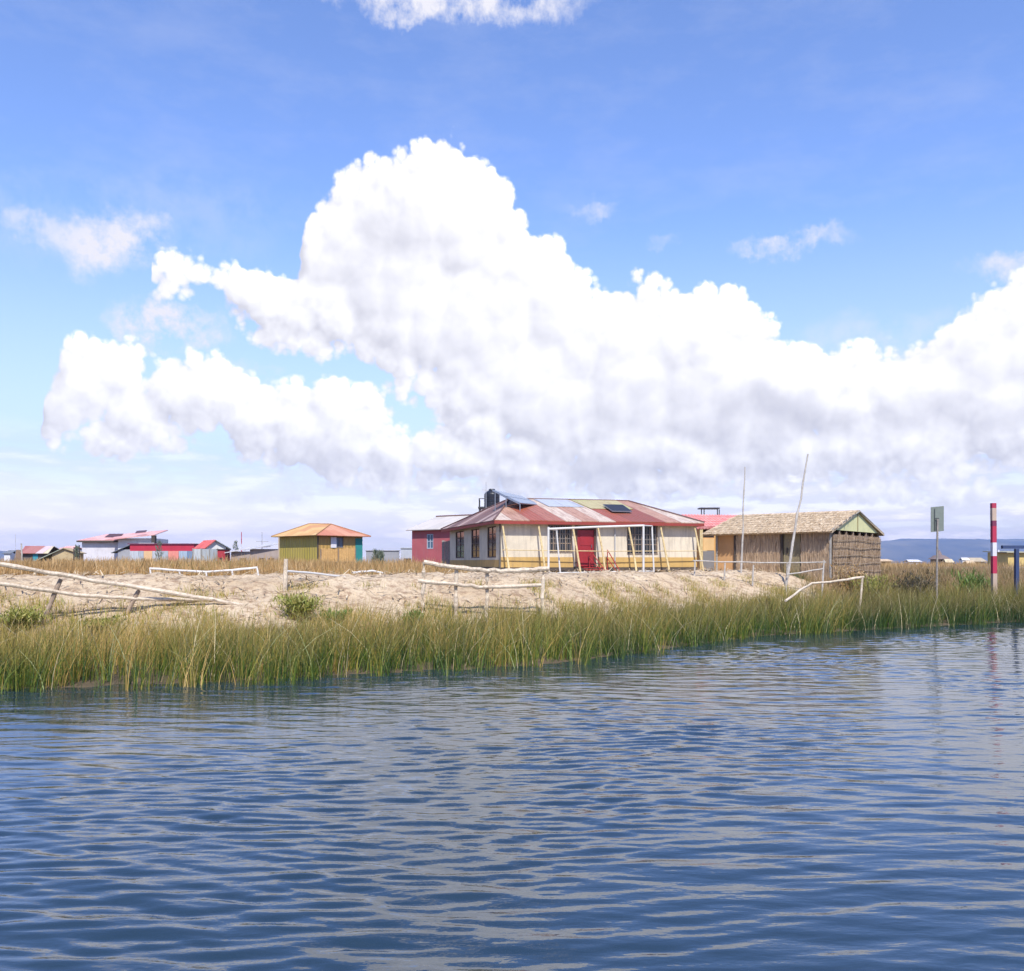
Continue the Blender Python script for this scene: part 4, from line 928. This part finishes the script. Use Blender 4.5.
# red banded long building
RB = paint('crimson_band', (.42,.02,.05), (.2,.02,.03), .3)
rb, f, W, zt = boxbld('red_banded_building', 'long low building with crimson upper band and blue grey corrugated lower sheets', 'building', 130, 194, 95, 4, 544.4, RB)
m = MB(); f.box(m, -.2, W+.1, -.12, 4.1, zt+.002, zt+.10); m.build('roof', flat('roof_purple', (.16,.04,.08), .6), rb)
BG = corrug_wall('blue_grey_sheets', [(0,(.34,.38,.42)),(.3,(.42,.44,.47)),(.6,(.25,.32,.40)),(.8,(.38,.40,.42))], .5)
zl = ray(130, 551, 95).z
segs_ = [(130,144,BG,None),(144,152.5,paint('orange_panel', (.66,.42,.22), (.4,.25,.2), .2),'orange panel'),(152.5,168.5,BG,None),(168.5,179,paint('coral_panel', (.68,.24,.19), (.5,.2,.15), .2),'coral red panel'),(179,194,corrug_wall('blue_sheets', [(0,(.14,.22,.34)),(.4,(.30,.38,.46)),(.7,(.10,.17,.30))], .5),'blue sheets')]
for (a_, b_, mt_, lb) in segs_:
    m = MB(); u0 = (ray(a_,550,95).x-f.o.x); u1 = (ray(b_,550,95).x-f.o.x)
    A2, B2 = f.P(u0,-.06,0), f.P(u1-.02,-.06,0); wall(m, A2[:2], B2[:2], 1.6, zl, .05, (), f.v); o = m.build('wall_panel', mt_, rb)
    if lb: o['label'] = lb
# red roofed white gable house
rr = thing('red_roofed_house', ray(212, 560, 92), 'white gabled house with bright red roof behind a grey sheet fence', 'house')
pA, pB = ray(206.5,548,90), ray(231.5,548,93); f5 = Fr(pA.x, 90, pB.x-pA.x, 1.2); W5 = (Vector((pB.x,91.2,0))-Vector((pA.x,90,0))).length; z5 = ray(206,547,90).z; zr5 = ray(216,540.5,91.5).z
four_walls(f5, W5, 3.0, 1.6, z5, .1, paint('white_gable', (.66,.65,.62), (.45,.4,.36), .3), rr)
gm = MB(); g0, g1, g2 = f5.P(0,-.0,z5), f5.P(W5,-.0,z5), f5.P(W5*.42,0,zr5)
gm.add([g0,g1,g2,g0+f5.v*.1,g1+f5.v*.1,g2+f5.v*.1], [(0,1,2),(5,4,3),(0,3,4,1),(1,4,5,2),(2,5,3,0)]); gm.build('gable', MATS['white_gable'], rr)
RR = tin('bright_red_roof', [(0,(.62,.09,.06)),(.5,(.66,.12,.09))], amt=.25)
k = f5.P(W5*.42,-.3,zr5+.05)
m = MB(); m.slab([f5.P(-.3,-.3,z5-.15), k, f5.P(W5*.42,3.3,zr5+.05), f5.P(-.3,3.3,z5-.15)], .07, f5.v); m.build('roof', RR, rr)
m = MB(); m.slab([f5.P(W5+.45,-.3,z5-.15), k, f5.P(W5*.42,3.3,zr5+.05), f5.P(W5+.45,3.3,z5-.15)], .07, f5.v); m.build('roof', flat('grey_slope', (.30,.33,.34), .6), rr)
m = MB(); f5.box(m, .35, .7, -.03, -.005, 2.8, 3.3); m.build('window', GLASS, rr)
q = ray(193,552,86); q2 = ray(218,552,86); sf = thing('sheet_fence', ((q.x+q2.x)/2,86,1.6), 'grey corrugated sheet fence in front of the red roofed white house', 'fence')
m = MB(); wall(m, (q.x,86), (q2.x,86), 1.6, ray(0,549,86).z, .06); m.build('sheet', corrug_wall('grey_fence_sheets', [(0,(.33,.36,.37)),(.4,(.42,.44,.44)),(.7,(.28,.31,.33))], .4), sf)
for i in range(4):
    m = MB(); x_ = q.x+(q2.x-q.x)*i/3; m.tube([(x_,85.93,1.55),(x_,85.93,ray(0,548.3,86).z)], .05, 6); m.build('post', MATS['grey_board'], sf)
rs_, f, W, zt = boxbld('red_booth', 'small dark red booth right of the grey sheet fence', 'booth', 217.5, 225, 85, 1.5, 549.8, paint('booth_red', (.36,.03,.04), (.15,.02,.03), .3))
m = MB(); f.box(m, -.08, W+.08, -.1, 1.6, zt, zt+.07); m.build('roof', DARK, rs_); m = MB(); f.box(m, .15, .45, -.03, -.003, 1.65, 2.6); m.build('door', DARK, rs_)
# grey shed roofs left of yellow hut
SHD = paint('shed_wall', (.34,.27,.23), (.2,.15,.12), .4)
for (x0_, x1_, d_, yt_, yb_, lab, rm) in ((231,262,84,551.5,545.5,'long low shed with pale sloping grey roof left of the yellow hut',(.50,.48,.48)),(250,280,80,549,541,'taller grey roofed shed touching the yellow hut outhouse',(.42,.42,.44))):
    s_, f, W, zt = boxbld('low_shed', lab, 'shed', x0_, x1_, d_, 4, yt_, SHD)
    zz = ray(0,yb_,d_).z; m = MB(); m.slab([f.P(-.5,-.4,zt-.1), f.P(W+.1,-.4,zt+.5), f.P(W-.1,3.4,zz), f.P(W*.25,3.4,zz-.15)], .07, f.u); m.build('roof', tin('shed_roof_%d' % x0_, [(0,rm),(.5,tuple(x*1.15 for x in rm))], amt=.25), s_)
    for u in (.3, .62):
        m = MB(); f.box(m, W*u, W*u+.5, -.03, -.003, 1.65, 2.55); m.build('opening', DARK, s_)
q = ray(262, 541.5, 86); ar = thing('roof_antenna', (q.x,86,3), 'flat rack antenna on a mast above the grey roofed sheds', 'antenna')
m = MB(); m.tube([(q.x,86,1.7),(q.x,86,ray(0,532,86).z)], [.05,.03], 5); m.build('mast', MATS['mast_grey'], ar); m = MB(); m.cbox((q.x,86,q.z), 1.1, .3, .06); m.build('rack', MATS['mast_grey'], ar)
q = ray(241.5, 532, 100); ma = thing('red_radio_mast', (q.x,100,1.65), 'thin red and white radio mast between the tree and the sheds', 'mast')
z_ = 1.6; zt = q.z; nseg = 6
for i in range(nseg):
    m = MB(); m.tube([(q.x,100,z_+(zt-z_)*i/nseg),(q.x,100,z_+(zt-z_)*(i+1)/nseg-.003)], .075-.007*i, 6); m.build('mast_segment', RD if i % 2 == 0 or i > 3 else PW, ma)
# rusty hut far left
f6 = Fr(ray(23,553,92).x, 92, 1, .05); rh = thing('rusty_roof_hut', f6.P(1.5,1.5,1.6), 'low hut with rust red and white striped roof and a teal door at far left', 'hut')
za = ray(0,553.2,92).z
four_walls(f6, 2.75, 4, 1.5, za, .08, paint('dark_hut', (.10,.08,.07), (.05,.04,.03), .3), rh)
m = MB(); m.slab([f6.P(-.15,-.3,za), f6.P(2.65,-.3,za), f6.P(2.2,2.0,za+.78), f6.P(-.75,2.0,za+.78)], .06, f6.u); m.build('roof', tin('stripe_roof', [(0,(.58,.46,.46)),(.3,(.36,.12,.10)),(.65,(.62,.52,.34)),(.85,(.40,.16,.13))], sheet=.75, row=5, amt=.3), rh)
m = MB(); m.slab([f6.P(2.2,2.0,za+.78), f6.P(-.75,2.0,za+.78), f6.P(-.2,4.3,za), f6.P(2.7,4.3,za)], .06, f6.u); m.build('roof', MATS['pale_tin'], rh)
m = MB(); f6.box(m, 1.0, 1.5, -.04, -.003, 1.55, za-.06); m.build('door', flat('teal_panel', (.03,.24,.30), .6), rh)['label'] = 'teal door'
m = MB(); g0, g1, g2 = f6.P(-.16,-.1,1.6), f6.P(-.75,3.0,1.6), f6.P(-.75,2.0,za+.7); 
m.add([f6.P(-1.1,-.1,1.6), f6.P(-.03,-.1,1.6), f6.P(-.03,-.1,za-.03), f6.P(-.6,-.1,za+.35), f6.P(-1.1,3,1.6), f6.P(-.03,3,1.6), f6.P(-.03,3,za-.03), f6.P(-.6,3,za+.35)], [(0,1,2,3),(7,6,5,4),(0,4,5,1),(1,5,6,2),(2,6,7,3),(3,7,4,0)]); m.build('side_porch', wood('porch_wood', (.25,.16,.10), (.12,.08,.05)), rh)
# reed tent right of it
f7 = Fr(ray(52,557,84).x, 84, .97, .24); rt = thing('reed_tent', f7.P(1,1.5,1.6), 'straw walled shelter with grey green tarp roof sloping to the left at far left', 'shelter')
zb7 = ray(0,559,84).z-.6; zt7 = ray(0,548.4,84).z
m = MB(); m.add([f7.P(0,0,zb7), f7.P(2.1,0,zb7), f7.P(2.1,0,zt7-.45), f7.P(.95,0,zt7), f7.P(0,0,zt7-.55), f7.P(0,3,zb7), f7.P(2.1,3,zb7), f7.P(2.1,3,zt7-.45), f7.P(.95,3,zt7), f7.P(0,3,zt7-.55)], [(0,1,2,3,4),(9,8,7,6,5),(0,5,6,1),(1,6,7,2),(2,7,8,3),(3,8,9,4),(4,9,5,0)])
m.build('straw_wall', wood('straw_wall', (.46,.36,.20), (.30,.21,.11)), rt)
m = MB(); m.slab([f7.P(-1.6,-.25,zb7+.35), f7.P(1.0,-.25,zt7+.06), f7.P(1.0,3.2,zt7+.06), f7.P(-1.6,3.2,zb7+.35)], .06, f7.v); m.build('tarp', paint('tarp_grey_green', (.34,.36,.28), (.22,.22,.18), .3), rt)
m = MB(); m.slab([f7.P(.98,-.2,zt7+.07), f7.P(2.35,-.2,zt7-.42), f7.P(2.35,3.2,zt7-.42), f7.P(.98,3.2,zt7+.07)], .06, f7.v); m.build('thatch_roof', MATS['straw_wall'], rt)
pole(22.5, 543.5, 84, 21.3, .075, .065, 'thick grey post in front of the rusty striped hut at far left', name='grey_post', mat=BAM, jitter=.01)
pole(15.5, 534, 88, 15.5, .022, .015, 'very thin aerial rod at the far left', name='aerial_rod', mat=MATS['mast_grey'], jitter=.005)
for (px, top, dd) in ((74,547,80),(79.5,545,80.5)): pole(px, top, dd, px, .09, .05, 'dark bare stump %s the corner of the whitewashed building' % ('left of' if px < 76 else 'right beside'), name='dead_stump', mat=DARK, jitter=.02)
# tiny white house far left
s_, f, W, zt = boxbld('white_cabin', 'tiny white cabin at the left edge behind the dry grass', 'cabin', 4, 10, 130, 3, 553.5, MATS['white_wall'])
m = MB(); m.slab([f.P(-.2,-.2,zt), f.P(W+.2,-.2,zt), f.P(W+.1,1.5,zt+.5), f.P(-.1,1.5,zt+.5)], .06, f.u); m.slab([f.P(-.1,1.5,zt+.5), f.P(W+.1,1.5,zt+.5), f.P(W+.2,3.2,zt), f.P(-.2,3.2,zt)], .06, f.u); m.build('roof', MATS['slate_roof'], s_)
s_, f, W, zt = boxbld('pale_cottage', 'pale cottage with pinkish roof peeking over the rusty striped hut', 'cottage', 57, 72, 128, 4, 549.5, MATS['white_wall'])
m = MB(); m.slab([f.P(-.4,-.3,zt-.05), f.P(W+.4,-.3,zt-.05), f.P(W-.5,2,zt+.55), f.P(.6,2,zt+.55)], .06, f.u); m.slab([f.P(.6,2,zt+.55), f.P(W-.5,2,zt+.55), f.P(W+.4,4.2,zt-.05), f.P(-.4,4.2,zt-.05)], .06, f.u); m.build('roof', PKR, s_)

# ================================================================== FAR HUTS, RIGHT
def far_hut(px, d, w, yb, ytop, wallc, roofc, label, dome=False):
    c_ = ray(px, 560, d); zb_ = .6; zw = ray(px, yb, d).z; zr = ray(px, ytop, d).z; root = thing('distant_hut', (c_.x, d, zb_), label, 'hut', 'far huts beyond the rough grass at right')
    f = Fr(c_.x-w/2, d, 1, .1); four_walls(f, w, w*.8, zb_, zw, .1, paint('hutw%d' % px, wallc, tuple(x*.5 for x in wallc), .3), root)
    mt_ = wood('hutr%d' % px, roofc, tuple(x*.55 for x in roofc))
    if dome:
        m = MB(); m.tube([f.P(w/2,w*.4,zw-.1), f.P(w/2,w*.4,zw+(zr-zw)*.35), f.P(w/2,w*.4,zw+(zr-zw)*.4), f.P(w/2,w*.4,zr)], [w*.85,w*.4,w*.22,.03], 10); m.build('roof', mt_, root)
    else:
        o_ = w*.12; m = MB(); m.slab([f.P(-o_,-o_,zw), f.P(w+o_,-o_,zw), f.P(w,w*.4,zr), f.P(0,w*.4,zr)], .08, f.u); m.slab([f.P(0,w*.4,zr), f.P(w,w*.4,zr), f.P(w+o_,w*.8+o_,zw), f.P(-o_,w*.8+o_,zw)], .08, f.u); m.build('roof', mt_, root)
    m = MB(); f.box(m, w*.4, w*.6, -.05, -.003, zb_, zw-.15); m.build('door', DARK, root)
    return root
far_hut(884, 150, 2.6, 561, 559, (.60,.42,.25), (.62,.46,.30), 'low straw coloured roof just right of the reed hut')
far_hut(915, 150, 2.0, 561.5, 559.6, (.70,.70,.72), (.72,.72,.74), 'low white roofed hut between the reed hut and the sign post')
far_hut(942.5, 140, 2.0, 558.5, 549.5, (.36,.27,.18), (.20,.15,.14), 'dark pointed roof hut seen right of the sign post', True)
far_hut(950, 135, 1.2, 562.5, 559, (.60,.48,.30), (.58,.48,.32), 'small straw tent beside the dark pointed hut')
far_hut(966, 145, 1.1, 560.0, 557.6, (.72,.72,.70), (.74,.72,.68), 'small white roofed hut left of the striped pole')
far_hut(978, 150, 2.6, 561.5, 557.6, (.45,.36,.24), (.46,.38,.27), 'wider tan roofed hut close to the striped pole')
far_hut(971, 130, 1.1, 563.5, 560.5, (.58,.42,.26), (.62,.48,.32), 'small ochre hut in front of the wider tan roofed hut')
far_hut(1003, 140, 2.0, 561.5, 557, (.30,.28,.22), (.26,.28,.22), 'grey green roofed hut between the striped pole and the blue timber')
s_, f, W, zt = boxbld('yellow_shack', 'bright yellow plank shack behind the blue timber at the right edge', 'shack', 1008, 1030, 70, 3, 552, paint('shack_yellow', (.58,.42,.15), (.35,.27,.12), .35))
m = MB(); m.slab([f.P(-.25,-.3,zt), f.P(W+.2,-.3,zt), f.P(W+.2,3.3,zt+.12), f.P(-.25,3.3,zt+.12)], .07, f.u); m.build('roof', flat('shack_roof', (.34,.32,.22), .7), s_)
m = MB(); f.box(m, .55, .8, -.03, -.003, 1.7, zt-.1); m.build('plank_gap', DARK, s_)
# a low pale quay wall behind the right-hand grass
m = MB(); p_ = ray(920,570.3,62); m.box((p_.x,62,1.3), (9.5,0,0), (0,.3,0), (0,0,.55)); single('low_concrete_wall', m, paint('concrete', (.42,.41,.42), (.25,.24,.24), .4), 'long low grey concrete wall behind the rough grass at right', 'wall')

# ================================================================== SKY, SUN, HAZE, CAMERA
SUN_AZ, SUN_EL = math.radians(172), math.radians(50)
world = bpy.data.worlds.new('World'); scene.world = world; world.use_nodes = True
nt = world.node_tree; nt.nodes.clear(); n = N(nt)
sky = n.node('ShaderNodeTexSky', sky_type='NISHITA'); sky.sun_disc = False; sky.sun_elevation = SUN_EL; sky.sun_rotation = SUN_AZ
sky.altitude = 3800; sky.air_density = 1.0; sky.dust_density = .3; sky.ozone_density = 2.0
dirv = n.vmath('NORMALIZE', n.coord('Generated'))
def azel(v):
    s = n.node('ShaderNodeSeparateXYZ'); n.put(s.inputs[0], v); x_, y_, z_ = s.outputs
    az = n.math('ARCTAN2', x_, y_); hyp = n.math('SQRT', n.math('ADD', n.math('MULTIPLY', x_, x_), n.math('MULTIPLY', y_, y_)))
    return az, n.math('ARCTAN2', z_, hyp)
def px2ae(px, py):
    x_, z_ = (px-512)/F, (HY-py)/F; return math.atan2(x_, 1), math.atan2(z_, math.hypot(x_, 1))
AR = .85
def curve(az01, pts, ymax):
    c_ = n.node('ShaderNodeFloatCurve'); cm = c_.mapping; cu = cm.curves[0]
    P_ = sorted([((px2ae(*p)[0]+AR)/(2*AR), min(.999, max(0, px2ae(*p)[1]/ymax))) for p in pts])
    while len(cu.points) < len(P_): cu.points.new(.5, .5)
    for q, p in zip(cu.points, P_): q.location = p; q.handle_type = 'VECTOR'
    cm.update(); n.put(c_.inputs['Value'], az01); return n.math('MULTIPLY', c_.outputs[0], ymax)
YM = .62
TOP1 = [(-400,562),(-260,470),(-120,520),(-60,562),(138,562),(150,268),(175,248),(200,247),(235,256),(262,275),(290,284),(300,262),(306,215),(322,205),(345,178),(372,163),(405,160),(430,142),(455,143),(478,155),(500,180),(530,222),(556,240),(572,272),(600,285),(640,270),(668,282),(692,292),(712,281),(742,292),(770,322),(800,344),(830,360),(868,350),(920,347),(955,322),(1000,290),(1040,272),(1150,250),(1300,330),(1500,420),(1900,400)]
BOT1 = [(-400,562),(-60,562),(-20,250),(140,250),(150,280),(175,292),(200,304),(235,322),(262,336),(290,344),(330,352),(372,366),(400,392),(440,424),(475,452),(520,480),(560,488),(640,492),(700,486),(760,480),(820,474),(870,470),(920,478),(1000,470),(1100,470),(1900,480)]
TOP2 = [(-400,562),(32,562),(42,405),(52,385),(66,342),(84,342),(100,350),(116,356),(128,346),(150,354),(180,359),(212,360),(245,372),(270,388),(300,378),(342,380),(372,396),(398,424),(440,434),(480,438),(540,450),(600,470),(700,480),(1900,480)]
BOT2 = [(-400,400),(34,400),(44,436),(60,446),(150,450),(230,450),(280,462),(330,478),(400,486),(500,492),(600,494),(700,490),(1900,490)]
def vec2(a_, b_):
    c2 = n.node('ShaderNodeCombineXYZ'); n.put(c2.inputs[0], a_); n.put(c2.inputs[1], b_); return c2.outputs[0]
def noise2(v, sc_, det, ro, out=0):
    t_ = n.node('ShaderNodeTexNoise', noise_dimensions='2D'); n.put(t_.inputs['Vector'], v); t_.inputs['Scale'].default_value = sc_
    t_.inputs['Detail'].default_value = det; t_.inputs['Roughness'].default_value = ro; return t_.outputs[out]
az0, el0 = azel(dirv); sph = vec2(az0, el0)
def density(v):
    # turbulent push of the outline, then cauliflower domes at four sizes
    w1 = n.vmath('SUBTRACT', noise2(v, 6.0, 5, .6, out=1), (.5,.5,.5))
    v2 = n.vmath('ADD', v, n.vmath('SCALE', w1, sc=.015))
    sp = n.node('ShaderNodeSeparateXYZ'); n.put(sp.inputs[0], v2); az, el = sp.outputs[0], sp.outputs[1]
    a01 = n.math('ADD', n.math('MULTIPLY', az, 1/(2*AR)), .5)
    l1 = n.math('SMOOTH_MIN', n.math('SUBTRACT', curve(a01, TOP1, YM), el), n.math('MULTIPLY', n.math('SUBTRACT', el, curve(a01, BOT1, YM)), .8), .01)
    l2 = n.math('SMOOTH_MIN', n.math('SUBTRACT', curve(a01, TOP2, YM), el), n.math('MULTIPLY', n.math('SUBTRACT', el, curve(a01, BOT2, YM)), .8), .01)
    base = n.math('MAXIMUM', l1, l2)
    big = fine = None
    for i, (sc_, am) in enumerate(((13, .030), (29, .017), (62, .0090), (135, .0046))):
        vo = n.node('ShaderNodeTexVoronoi', feature='F1', voronoi_dimensions='2D'); n.put(vo.inputs['Vector'], n.vmath('ADD', v2, (i*1.7, i*.9, 0))); vo.inputs['Scale'].default_value = sc_
        d_ = vo.outputs['Distance']; t_ = n.math('MULTIPLY', n.math('SUBTRACT', .22, n.math('MULTIPLY', d_, d_)), am*1.9)
        if i < 2: big = t_ if big is None else n.math('ADD', big, t_)
        else: fine = t_ if fine is None else n.math('ADD', fine, t_)
    fr_ = n.math('MULTIPLY', n.math('SUBTRACT', noise2(v2, 44, 6, .68), .5), .016)
    tot = n.math('ADD', n.math('ADD', big, fine), fr_)
    field = n.math('ADD', n.math('ADD', n.math('ADD', n.math('SMOOTH_MIN', base, .055, .05), .0025), n.math('MULTIPLY', big, n.maprange(base, .0, .05, .62, 1))), n.math('MULTIPLY', n.math('ADD', fine, fr_), n.maprange(base, .0, .06, 1, .45)))
    return base, field, tot, el
base, D, tot, elw = density(sph)
_, D2, _, _ = density(n.vmath('ADD', sph, (.009, .0125, 0)))
alpha = n.maprange(D, -.003, .0085, smooth=True)
# soft small clouds
_v = n.vmath('ADD', sph, n.vmath('SCALE', n.vmath('SUBTRACT', noise2(sph, 9, 6, .7, out=1), (.5,.5,.5)), sc=.075)); _s = n.node('ShaderNodeSeparateXYZ'); n.put(_s.inputs[0], _v); az, el = _s.outputs[0], _s.outputs[1]
soft = None
for (cx, cy, rx, ry, st) in ((105,240,60,26,1.0),(40,222,32,20,.7),(165,328,50,24,1.4),(790,247,52,12,.85),(450,3,135,18,1.1),(585,207,30,10,.5),(1012,262,40,12,.8),(940,350,45,14,.7),(660,242,16,7,.3),(250,372,40,14,.5),(870,330,70,22,.35),(120,490,45,12,.35),(275,500,45,12,.6),(325,480,60,14,.6),(30,215,60,40,.16),(180,210,110,40,.14)):
    a0, e0 = px2ae(cx, cy); ra, re_ = rx/F, ry/F
    q = n.math('ADD', n.math('POWER', n.math('MULTIPLY', n.math('SUBTRACT', az, a0), 1/ra), 2.0), n.math('POWER', n.math('MULTIPLY', n.math('SUBTRACT', el, e0), 1/re_), 2.0))
    q = n.math('MULTIPLY', n.maprange(q, 1.5, 0, smooth=True), st); soft = q if soft is None else n.math('MAXIMUM', soft, q)
sn = noise2(sph, 24, 7, .66)
soft = n.math('MULTIPLY', soft, n.maprange(sn, .34, .62, 0, 1), clamp=True)
# low banks and streaks close to the horizon
cmb = n.node('ShaderNodeCombineXYZ'); n.put(cmb.inputs[0], n.math('MULTIPLY', az0, 5.0)); n.put(cmb.inputs[1], n.math('MULTIPLY', el0, 26.0))
sb = noise2(cmb.outputs[0], 1.6, 7, .62)
band = n.math('MULTIPLY', n.maprange(el0, .15, .10, smooth=True), n.maprange(el0, -.01, .012, smooth=True))
rightm = n.maprange(az0, -.35, .05, .40, .95)
low = n.math('MULTIPLY', n.math('MULTIPLY', n.maprange(sb, .40, .60), band), rightm)
# whitening of the air low down, behind the clouds
veil = n.math('MULTIPLY', n.math('POWER', n.maprange(el0, .36, .04, 0, 1), 1.3), VEIL)
cir = n.math('MULTIPLY', n.maprange(noise2(n.mapping(sph, (3,8,1)), 2.4, 7, .66), .45, .75), .14)
hsv = n.node('ShaderNodeHueSaturation'); n.put(hsv.inputs['Color'], sky.outputs[0]); hsv.inputs['Saturation'].default_value = SKY_SAT; hsv.inputs['Value'].default_value = SKY_VAL; hsv.inputs['Hue'].default_value = SKY_HUE
skyc = n.mix(1.0, hsv.outputs[0], SKY_TINT, 'MULTIPLY')
K = 1/(WS*2**EXPO)
def cc(c_): return tuple(x*K for x in c_)
skyc = n.mix(n.math('MAXIMUM', veil, cir), skyc, n.mix(n.maprange(el0, .12, .01, smooth=True), cc((.74,.78,.97)), cc((1.75,1.55,1.5))))
# relief: difference of density towards the sun, plus broad grey bellies
relief = n.math('SUBTRACT', n.math('ADD', D, 0), D2)
lit = n.maprange(n.math('MULTIPLY', relief, n.maprange(base, .0, .06, .95, .62)), -.024, .030)
grey = None                                            # broad grey bellies on the undersides of the towers
_w = n.node('ShaderNodeSeparateXYZ'); n.put(_w.inputs[0], n.vmath('ADD', sph, n.vmath('SCALE', n.vmath('SUBTRACT', noise2(sph, 7, 4, .6, out=1), (.5,.5,.5)), sc=.09))); wa_, we_ = _w.outputs[0], _w.outputs[1]
for (cx, cy, rx, ry, st) in ((375,240,48,60,.6),(440,310,70,60,.22),(590,462,100,20,.85),(765,425,80,32,.85),(640,405,130,22,.45),(335,468,75,14,.7),(230,448,120,10,.35),(960,415,80,14,.6),(560,345,90,25,.22),(800,475,60,10,.6),(980,350,60,20,.3),(500,480,90,12,.5),(850,440,90,14,.4)):
    a0, e0 = px2ae(cx, cy); ra, re_ = rx/F, ry/F
    q = n.math('ADD', n.math('POWER', n.math('MULTIPLY', n.math('SUBTRACT', wa_, a0), 1/ra), 2.0), n.math('POWER', n.math('MULTIPLY', n.math('SUBTRACT', we_, e0), 1/re_), 2.0))
    q = n.math('MULTIPLY', n.maprange(q, 1.7, 0, smooth=True), st); grey = q if grey is None else n.math('MAXIMUM', grey, q)
grey = n.math('MULTIPLY', grey, n.maprange(noise2(sph, 16, 5, .6), .3, .62, .35, 1.1), clamp=True)
wht = n.mix(lit, (.76*K,.755*K,.83*K), (1.5*K,1.485*K,1.5*K))
wht = n.mix(n.math('MULTIPLY', grey, CL_GREY), wht, (.64*K,.64*K,.74*K))
lowc = n.mix(n.maprange(sb, .47, .66), cc((.72,.72,.86)), cc((1.3,1.28,1.3)))
c_ = n.mix(low, skyc, lowc)
c_ = n.mix(soft, c_, cc((.93,.92,1.0)))
c_ = n.mix(alpha, c_, wht)
bg = n.node('ShaderNodeBackground'); n.put(bg.inputs[0], c_); bg.inputs[1].default_value = WS
out = n.node('ShaderNodeOutputWorld'); nt.links.new(bg.outputs[0], out.inputs[0])
world.cycles.sampling_method = 'MANUAL'; world.cycles.sample_map_resolution = 512

sd = bpy.data.lights.new('sun', 'SUN'); sd.energy = SUN_E; sd.angle = math.radians(.53); sd.color = (1, .96, .89)
so = bpy.data.objects.new('sun', sd); COL.objects.link(so)
sv = Vector((math.sin(SUN_AZ)*math.cos(SUN_EL), math.cos(SUN_AZ)*math.cos(SUN_EL), math.sin(SUN_EL)))
so.rotation_euler = sv.to_track_quat('Z', 'Y').to_euler(); so.location = (0, -5, 30)

if HAZE:
    mt = bpy.data.materials.new('haze_air'); mt.use_nodes = True; t = mt.node_tree; t.nodes.clear()
    pv = t.nodes.new('ShaderNodeVolumePrincipled'); pv.inputs['Color'].default_value = (.42,.60,1,1); pv.inputs['Density'].default_value = HAZE; pv.inputs['Anisotropy'].default_value = .2
    om = t.nodes.new('ShaderNodeOutputMaterial'); t.links.new(pv.outputs[0], om.inputs['Volume'])
    m = MB(); m.box((-9500,-2500,-16), (19000,0,0), (0,10800,0), (0,0,16+240)); hz = m.build('haze', mt); tag(hz, kind='stuff')

cam = bpy.data.cameras.new('camera'); co_ = bpy.data.objects.new('camera', cam); COL.objects.link(co_); scene.camera = co_
co_.location = (0, 0, CAMZ); co_.rotation_euler = (math.radians(90), 0, 0); cam.sensor_width = 36; cam.lens = F/1024*36; cam.shift_y = (HY-485.5)/1024
cam.clip_start = .1; cam.clip_end = 30000
scene.render.engine = 'CYCLES'; scene.render.resolution_x = 1024; scene.render.resolution_y = 971
scene.cycles.max_bounces = 6; scene.cycles.volume_bounces = 0
vs = scene.view_settings; vs.view_transform = 'Standard'; vs.look = 'None'; vs.exposure = EXPO; vs.gamma = 1
